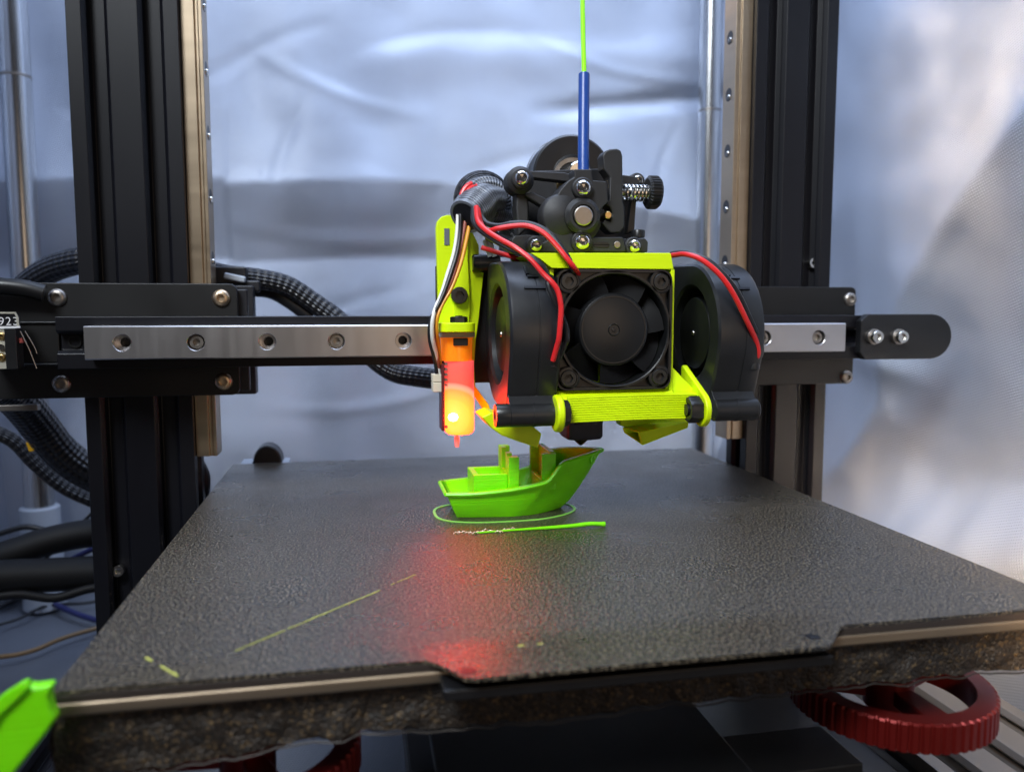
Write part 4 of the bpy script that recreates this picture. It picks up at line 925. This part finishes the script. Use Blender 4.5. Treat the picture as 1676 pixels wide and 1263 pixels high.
# back body and gearbox
E('gearbox_body', [(848, 300), (868, 280), (985, 276), (1030, 300), (1046, 292), (1052, 303), (1036, 330), (1034, 398), (848, 398)], -14, 12, bev=.4)
E('base_block', [(838, 392), (842, 386), (862, 384), (905, 388), (1010, 390), (1028, 391), (1056, 390), (1061, 396), (1060, 413), (838, 413)], -32, 26, bev=.4)
disc('pivot_boss', 853, 294, 22, -33, 10, bev=1.2)
E('support_arm', [(860, 279), (925, 282), (945, 290), (930, 298), (870, 291)], -30, 5)
E('diagonal_arm', [(858, 318), (872, 314), (918, 336), (908, 350), (862, 322)], -32, 5, bev=.8)
E('post', [(845, 312), (862, 314), (866, 330), (866, 372), (848, 388), (844, 340)], -30, 7, bev=.9)
shield = [(903, 340), (916, 312), (930, 296), (940, 290), (940, 277), (968, 277), (971, 295), (993, 297), (996, 330), (986, 340), (981, 350), (984, 370), (976, 384), (972, 388), (1020, 388), (1025, 412), (880, 413), (876, 404), (898, 392), (893, 368)]
E('gearbox_cover', shield, -37, 12, bev=.9)
g = G(); c = at(921, 352, -37); g.lathe([(7.6, 6), (7.4, .8), (6.6, -.2), (.01, -.6)], (c.x, -37, c.z), 'Y', 40); g.make('gear_bulge', M['nylon'], EX, ang=50)
disc('idler_boss', 955, 353, 29, -39.4, 4, bev=1.0)
# octagonal rim round the pin
c = at(955.3, 353, -40.4); g = G(); g.lathe([(3.9, 0), (4.9, 0), (polyr([(6.2*cos(pi/8+k*pi/4), 6.2*sin(pi/8+k*pi/4)) for k in range(8)]), 1.2), (3.9, 1.2)], (c.x, -40.4, c.z), 'Y', 48, closed=True); g.make('pin_collar', M['nylon'], EX)
for (cx, cy, R_, Y) in ((954.5, 307.5, 2.75, -39), (953, 395.5, 2.75, -39.2), (877.5, 401, 2.3, -36.5), (1038, 402.5, 2.3, -36), (854, 291.5, 2.6, -34.6), (1043.5, 296, 2.1, -18)):
    q = at(cx, cy, Y); screw(EX, q, (0, -1, .12), 'button', R_, 1.7, M['steel'])
    g = G(); g.cyl((q.x, Y, q.z), (q.x, Y+4, q.z), R_+.9, n=28, bev=.4); g.make('screw_seat', M['nylon'], EX)
q = at(955.3, 353, -41.4); screw(EX, q+Vector((0, 1.8, 0)), (0, -1, 0), 'pin', 3.3, 1.8, M['dullsteel'], name='idler_pin')
q = at(1009.6, 400.5, -37); screw(EX, q+Vector((0, .1, 0)), (0, -1, 0), 'pin', 1.15, .7, M['dullsteel'], name='dowel_pin')
a = at(971.5, 396, -37.1); b = at(997, 405, -37.1); G().prism(rrect(a.x, b.z, b.x, a.z, 1.0), -37.25, -36.9, 'Y').make('slot', M['pcb'], EX)
E('latch_lever', [(986, 254), (991, 247), (998, 244), (1010, 243), (1017, 246), (1019.5, 256), (1020, 330), (1023, 340), (1023, 372), (1015, 381), (1000, 382), (992, 374), (985, 366), (990, 358), (998, 362), (1002, 350), (998, 340), (990, 335), (997, 326), (998, 290), (988, 276)], -33, 7, bev=.7)
q = at(990.5, 354, -31); G().cyl((q.x, -34.6, q.z), (q.x, -25, q.z), 1.35, n=18, bev=.3).make('roller_pin', M['brass'], EX)
g = G(); g.pprism([(1034, 322), (1042, 326), (1038, 382), (1026, 382)], -22, 3); g.make('strut', M['blackp'], EX, bev=.3)
E('tension_bracket', [(1019, 286), (1042, 289), (1050, 300), (1040, 306), (1019, 306)], -20, 6)
# spring and thumb wheel
a = at(1020, 315.5, -24); b = at(1068, 315.5, -24); L_ = b.x-a.x
g = G(); g.tube([(a.x+L_*k/96, -24+2.75*cos(k*2*pi/12), a.z+2.75*sin(k*2*pi/12)) for k in range(97)], .5, 8, 1); g.make('spring', M['steel'], EX)
G().cyl((a.x-1, -24, a.z), (b.x+2, -24, a.z), 1.35, n=16).make('tension_bolt', M['dullsteel'], EX)
q0 = at(1058, 315, -24); q1 = at(1079, 315, -24)
kn = lambda r: (lambda t: r+.16*(1 if (t*30/(2*pi)) % 1 < .5 else -1))
g = G(); g.lathe([(2, 0), (5.0, 0), (kn(5.9), .8), (kn(5.9), q1.x-q0.x-1.2), (5.3, q1.x-q0.x-.3), (.01, q1.x-q0.x)], (q0.x, -24, q0.z), 'X', 240, cap0=True); g.make('thumb_wheel', M['blackp'], EX, ang=25)
q = at(1044, 389, -24); screw(EX, Vector((q.x, -24, q.z)), (0, 0, 1), 'cap', 2.6, 2.7, M['bsteel'])
# print head back block and carriage on the rail
CG = thing('head_carriage', 'black carriage plate joining the print head to the steel rail', 'carriage', (160, -4, -16))
G().box((115.5, -7.9, -16), (205, -4.5, 30)).make('carriage_plate', M['plate'], CG, bev=.5)
G().box((145, -4.4, -13), (180, 7, 13)).make('rail_block', M['dullsteel'], CG, bev=.6)
q = at(714, 480, -7); G().box((q.x-.4, -9, q.z-10), (q.x+3, -7.8, q.z+10)).make('plate_edge', M['plate'], CG, bev=.2)
# ------------------------------------------------------------------ filament and tube
tb = [at(955, 290, -30), at(955, 240, -28), at(955.5, 180, -25), at(956, 122, -22)]
tag(G().tube(tb, 2.0, 20, 6).make('guide_tube', M['ptfe']), 'dark blue plastic tube standing upright in the top of the extruder', 'tube')
fl = [at(956, 135, -22.4), at(956, 118, -22), at(954.5, 60, -16), at(953.5, 0, -10), at(953, -90, 0)]
tag(G().tube(fl, .88, 14, 6).make('filament', M['filament']), 'bright green filament strand running down into the blue tube', 'filament')
# ------------------------------------------------------------------ wires
def wire(pts, r, m, label, name='wire', cat='wire', group=None, n=10):
    P = [at(*p) for p in pts]; return tag(G().tube(P, r, n, 7).make(name, M[m]), label, cat, group)
def z1(P): return [(680+x/3.714, 220+y/3.714) for x, y in P]
def z3(P): return [(1000+x/3.507, 380+y/3.507) for x, y in P]
def z6(P): return [(680+x/3.006, 340+y/3.006) for x, y in P]
def dep(P, D): return [(x, y, D[min(i, len(D)-1)]) for i, (x, y) in enumerate(P)]
wa = z1([(370, 440), (382, 530), (440, 590), (520, 640), (610, 690), (700, 760), (780, 850), (835, 905), (868, 960), (885, 1050), (880, 1150), (872, 1240)])+[(912, 565), (905, 590)]
wire(dep(wa, [-38, -42, -46, -50, -54, -57, -59, -60.5, -61, -61.5, -61.5, -61, -60, -58]), .88, 'red', 'red wire running down over the left blower from the cable bundle')
wb = z1([(352, 450), (360, 545), (430, 610), (500, 655), (590, 705), (690, 740), (760, 790), (800, 850), (810, 930), (840, 1000), (880, 1080), (915, 1170), (922, 1240)])+[(924, 565), (914, 588)]
wire(dep(wb, [-36, -40, -44, -48, -52, -56, -58, -58.5, -59.5, -60, -59, -58, -58, -57, -56]), .95, 'blk', 'black wire twisted behind the red wire over the left blower')
wc = z1([(378, 450), (400, 545), (440, 585), (500, 572), (600, 556), (690, 558), (780, 600), (860, 680), (925, 760), (965, 810), (990, 850)])
wire(dep(wc, [-33, -36, -39, -42, -44, -46, -49, -52, -54.5, -54.5, -51]), .88, 'red', 'red wire arching over the lime box to the square fan')
wd = z1([(385, 450), (420, 530), (500, 556), (600, 540), (700, 545), (800, 590), (870, 665), (925, 745), (955, 815), (975, 850)])
wire(dep(wd, [-31, -34, -38, -41, -43, -46, -49, -51.5, -53.5, -51]), .95, 'blk', 'black wire hugging the red arch above the lime box')
we = z3([(345, 135), (375, 130), (430, 127), (520, 158), (620, 240), (700, 350), (780, 510), (835, 630), (846, 700), (822, 745)])
wire(dep(we, [-40, -44, -50, -56, -59.5, -61, -60.5, -58, -57, -55]), .88, 'red', 'red wire curving over the right blower')
wf = z3([(345, 125), (400, 118), (470, 128), (560, 165), (650, 245), (730, 350), (800, 500), (855, 620), (862, 690), (835, 748)])
wire(dep(wf, [-38, -42, -48, -53, -57, -59, -59, -57, -56, -54]), .9, 'blk', 'black wire beside the red wire on the right blower')
w1 = z6([(206, -20), (209, 30), (205, 120), (190, 220), (160, 320), (130, 420), (98, 495), (83, 560), (84, 640), (100, 710), (113, 770), (116, 815)])
wire(dep(w1, [-24, -24, -25, -26, -27, -28, -29, -30, -29, -26, -23, -22]), .75, 'white', 'white probe wire hanging beside the lime arm')
w2 = z6([(220, -20), (222, 30), (220, 120), (205, 220), (175, 320), (135, 430), (98, 505), (74, 560), (70, 640), (88, 720), (100, 770), (105, 815)])
wire(dep(w2, [-24, -25, -25.6, -26.6, -27.6, -28.6, -29.2, -29.5, -28, -25.5, -23, -22.4]), .75, 'blk', 'black probe wire next to the white one, left of the lime arm')
w3 = z6([(250, -20), (262, 60), (262, 100), (240, 210), (215, 300), (175, 400), (130, 480), (106, 550), (105, 620), (115, 700), (122, 780), (124, 812)])
wire(dep(w3, [-22, -24, -24.5, -25.5, -26.4, -27.4, -28.4, -29, -28, -24, -22, -21]), .72, 'orange', 'orange probe wire bowing down to the cream plug')
w4 = z6([(255, -20), (250, 30), (235, 130), (212, 240), (180, 350), (140, 440), (100, 520), (92, 590), (96, 680), (112, 760), (118, 812)])
wire(dep(w4, [-23, -24.2, -25, -26, -27.2, -28, -28.8, -28.6, -27, -23.6, -21.6]), .72, 'brown', 'reddish brown probe wire between the black and orange ones')
wire([(788, 405, -22), (830, 418, -24), (850, 424, -24), (880, 426, -22)], .9, 'red', 'short red wire lying behind the top of the left blower')
wire([(800, 385, -20), (830, 396, -16), (860, 410, -14)], 2.2, 'blk', 'thick black cable behind the extruder foot')
# cable bundle: sleeve loop, woven wrap, foil heatshrink
SB = thing('cable_bundle', 'grey woven wrap and black looped sleeve holding the print head wires', 'cable bundle', (125, -20, 40))
def circ3(cx, cy, r, a0, a1, Y0, Y1, n=12): return [at(cx+r*cos(radians(a0+(a1-a0)*k/n)), cy-r*sin(radians(a0+(a1-a0)*k/n)), Y0+(Y1-Y0)*k/n) for k in range(n+1)]
G().tube(circ3(788, 326, 37, 205, -65, -20, -8, 14), lambda u: 1.9+.9*u, 14, 4).make('sleeve', M['braid'], SB)
G().tube(circ3(794, 332, 27, 165, -75, -20, -10, 14), 3.8, 16, 4).make('corrugated_loop', M['web'], SB)
g = G(); g.tube(circ3(782, 326, 27, 200, 110, -25, -24, 6), 1.0, 10, 4); g.make('red_loop_wire', M['red'], SB)
g = G(); g.tube(circ3(784, 326, 22, 200, 100, -26, -24, 6), 1.0, 10, 4); g.make('red_loop_wire', M['red'], SB)
g = G(); g.tube(circ3(782, 326, 24.5, 205, 100, -24, -24, 6), 1.0, 10, 4); g.make('black_loop_wire', M['blk'], SB)
# wrap: oval sleeve end facing the camera, bundle mouth at its lower left
c0 = at(768, 350, -25); c1_ = at(800, 320, -17)
def wrapr(u): return 6.2+1.6*sin(pi*min(1, u*1.3))-1.0*u
g = G(); g.tube([c0+Vector((-1.2, -1, -1)), c0.lerp(c1_, .3), c0.lerp(c1_, .65)+Vector((.8, 0, .5)), c1_+Vector((3, 2, -1))], wrapr, 36, 8, 1.0); g.make('woven_wrap', M['web'], SB)
g = G(); ax = (c0-c1_).normalized(); g.lathe([(4.9, .2), (5.4, .6), (6.3, .5), (6.4, -.5)], c0+Vector((-1.2, -1, -1)), ax, 32); g.make('wrap_rim', M['web'], SB)
g = G(); g.lathe([(5.0, .62), (.01, .62)], c0+Vector((-1.2, -1, -1)), ax, 32); g.make('bundle_mouth', M['pcb'], SB)
g = G(); g.tube([at(800, 345, -14), at(822, 352, -10), at(838, 372, -6), at(842, 395, -4)], 5.2, 20, 5); g.make('sleeve', M['web'], SB)
for dx in (0, 7.5):
    g = G(); g.tube([at(793+dx, 393, -16), at(797+dx, 403, -16), at(802+dx, 420, -16)], .85, 10, 3)
    tag(g.make('foil_tail', mat('foil_tail', (.72, .76, .80), .3, .2)), 'pale stub of wire below the bundle, %s of two' % ('left' if dx == 0 else 'right'), 'wire end', 'pale wire stubs')
# ------------------------------------------------------------------ cables around the frame
wire([(350, 446, 66), (380, 452, 62), (420, 456, 64), (470, 468, 66), (520, 500, 66), (560, 530, 64), (600, 575, 60), (640, 606, 56), (680, 616, 50), (740, 620, 36), (790, 600, 10)], 4.6, 'braid', 'black braided cable drooping behind the beam toward the print head', 'braided_cable', 'cable', n=20)
wire([(340, 470, 72), (400, 474, 72), (450, 480, 70), (510, 520, 70)], 3.2, 'blk', 'thinner black cable under the braided cable behind the left plate', 'cable', 'cable', n=14)
PB = thing('cable_plugs', 'dark plugs with pale clips behind the top of the left end plate', 'connector', (38, 55, 20))
a = at(345, 436, 55); b = at(405, 466, 55); G().box((a.x, 52, b.z), (b.x, 60, a.z)).make('plug_block', M['darkgrey'], PB, bev=1)
a = at(366, 449, 51); b = at(402, 460, 51); G().box((a.x, 50, b.z), (b.x, 53, a.z), ((0, 1, 0), 12)).make('pale_clip', M['whitep'], PB, bev=.8)
a = at(385, 458, 51); b = at(425, 478, 51); G().box((a.x, 53, b.z), (b.x, 58, a.z)).make('plug_block', M['darkgrey'], PB, bev=1)
wire([(-30, 520, 110), (20, 490, 100), (60, 455, 92), (95, 436, 86), (140, 425, 80), (180, 424, 78)], 6.0, 'braid', 'black braided cable arching behind the left upright above the end plate', 'braided_cable', 'cable', n=20)
wire([(-20, 630, 40), (20, 645, 60), (60, 690, 80), (100, 740, 90), (150, 775, 95), (220, 800, 100)], 8.0, 'braid', 'thick black braided cable falling behind the left upright', 'braided_cable', 'cable', n=24)
wire([(-30, 625, 70), (10, 668, 80), (45, 705, 86), (75, 732, 90), (110, 760, 96), (170, 800, 100)], 2.2, 'blk', 'thin black cable below the end plate passing the yellow tape', 'cable', 'cable')
for k, wn in enumerate(('leftmost', 'second from left', 'second from right', 'rightmost')): wire([(10+k*9, 655, 60), (22+k*9, 675, 66), (30+k*8, 700, 74), (55+k*6, 730, 84)], .8, 'blk', 'thin black wire fanning out under the left end plate, %s of four' % wn, 'wire', 'wire', 'fan of thin wires under the end plate', 8)
a = at(46, 720, 84); b = at(69, 736, 84); tag(G().box((a.x, 82, b.z), (b.x, 87, a.z), ((0, 1, 0), -15)).make('yellow_tape', M['yellow'], bev=.5), 'small yellow tape flag on the thin cable by the left upright', 'tape')
wire([(-40, 925, 110), (20, 905, 118), (80, 885, 124), (150, 872, 128), (260, 866, 132)], 7.2, 'hose', 'upper thick black hose on the left, below the pole foot', 'hose', 'hose', n=20)
wire([(-40, 948, 100), (20, 943, 104), (90, 940, 108), (160, 936, 112), (260, 930, 116)], 8.2, 'hose', 'lower thick black hose on the left near the floor', 'hose', 'hose', n=20)
def fl_(pts, r, m, label, h=1.2):
    P = []
    for x, y in pts: p = atz(x, y, FLOORZ+3+h); P.append(p)
    return tag(G().tube(P, r, 10, 7).make('wire', M[m]), label, 'wire')
fl_([(-30, 1076), (20, 1072), (60, 1062), (100, 1045), (150, 1030), (220, 1012)], 1.3, 'tan', 'tan brown cord lying on the floor at the left')
fl_([(60, 965), (85, 985), (120, 1002), (160, 1015), (220, 1030)], 1.8, 'blue', 'blue wire on the floor just left of the upright')
fl_([(-20, 1000), (15, 985), (35, 965), (60, 940)], 2.2, 'blk', 'short black wire on the floor at the left edge')
wire([(60, 925, 130), (90, 900, 132), (120, 870, 134), (150, 840, 136)], .9, 'blk', 'thin black wire slanting up between the two hoses and the upright', 'wire', 'wire')
wire([(100, 925, 140), (130, 908, 142), (170, 890, 144)], 1.5, 'blue', 'dark violet wire between the two black hoses', 'wire', 'wire')
wire([(-30, 700, 100), (20, 720, 104), (60, 760, 108), (110, 800, 112), (180, 830, 116)], 3.4, 'braid', 'narrow braided cable under the thick one, in front of the pole', 'braided_cable', 'cable', n=16)
wire([(-30, 980, 96), (30, 972, 98), (90, 978, 100), (150, 962, 104), (240, 950, 108)], 2.2, 'hose', 'black cable just under the lower black hose', 'cable', 'cable', n=14)
wire([(-20, 880, 150), (40, 862, 150), (90, 868, 148), (160, 850, 146)], 1.6, 'blk', 'thin black cable above the upper black hose at the pole foot', 'cable', 'cable', n=12)
fl_([(-30, 1030), (30, 1012), (80, 990), (150, 985), (230, 960)], 1.0, 'blk', 'thin black wire on the floor between the tan cord and the hoses')
wire([(-30, 466, 20), (0, 468, 20), (40, 472, 21), (72, 480, 22)], 3.2, 'blackp', 'glossy black cable end resting on the left end plate', 'cable', 'cable', n=18)
wire([(326, 760, 52), (334, 780, 54), (332, 810, 54), (322, 840, 54)], 2.6, 'darkgrey', 'dark cable bulging from the inner side of the left upright', 'cable', 'cable')
# ------------------------------------------------------------------ lime clip in the near left corner
LC = thing('corner_guide', 'blurred lime green plastic guide in the lower left corner beside the bed', 'plastic guide', (10, -150, -80))
P = [(-60, 1240), (-20, 1175), (0, 1141), (38, 1117), (50, 1125), (86, 1120), (80, 1140), (84, 1160), (92, 1176), (72, 1205), (25, 1263), (-10, 1310), (-90, 1330)]
g = G(); g.pprism(P, -152, 3); g.make('guide_body', M['green'], LC, bev=.8, seg=3)
g = G(); g.pprism([(-60, 1235), (0, 1139), (37, 1115.5), (47, 1124), (40, 1134), (0, 1172), (-50, 1260)], -152.9, .8); g.make('raised_edge', M['green'], LC, bev=.5)
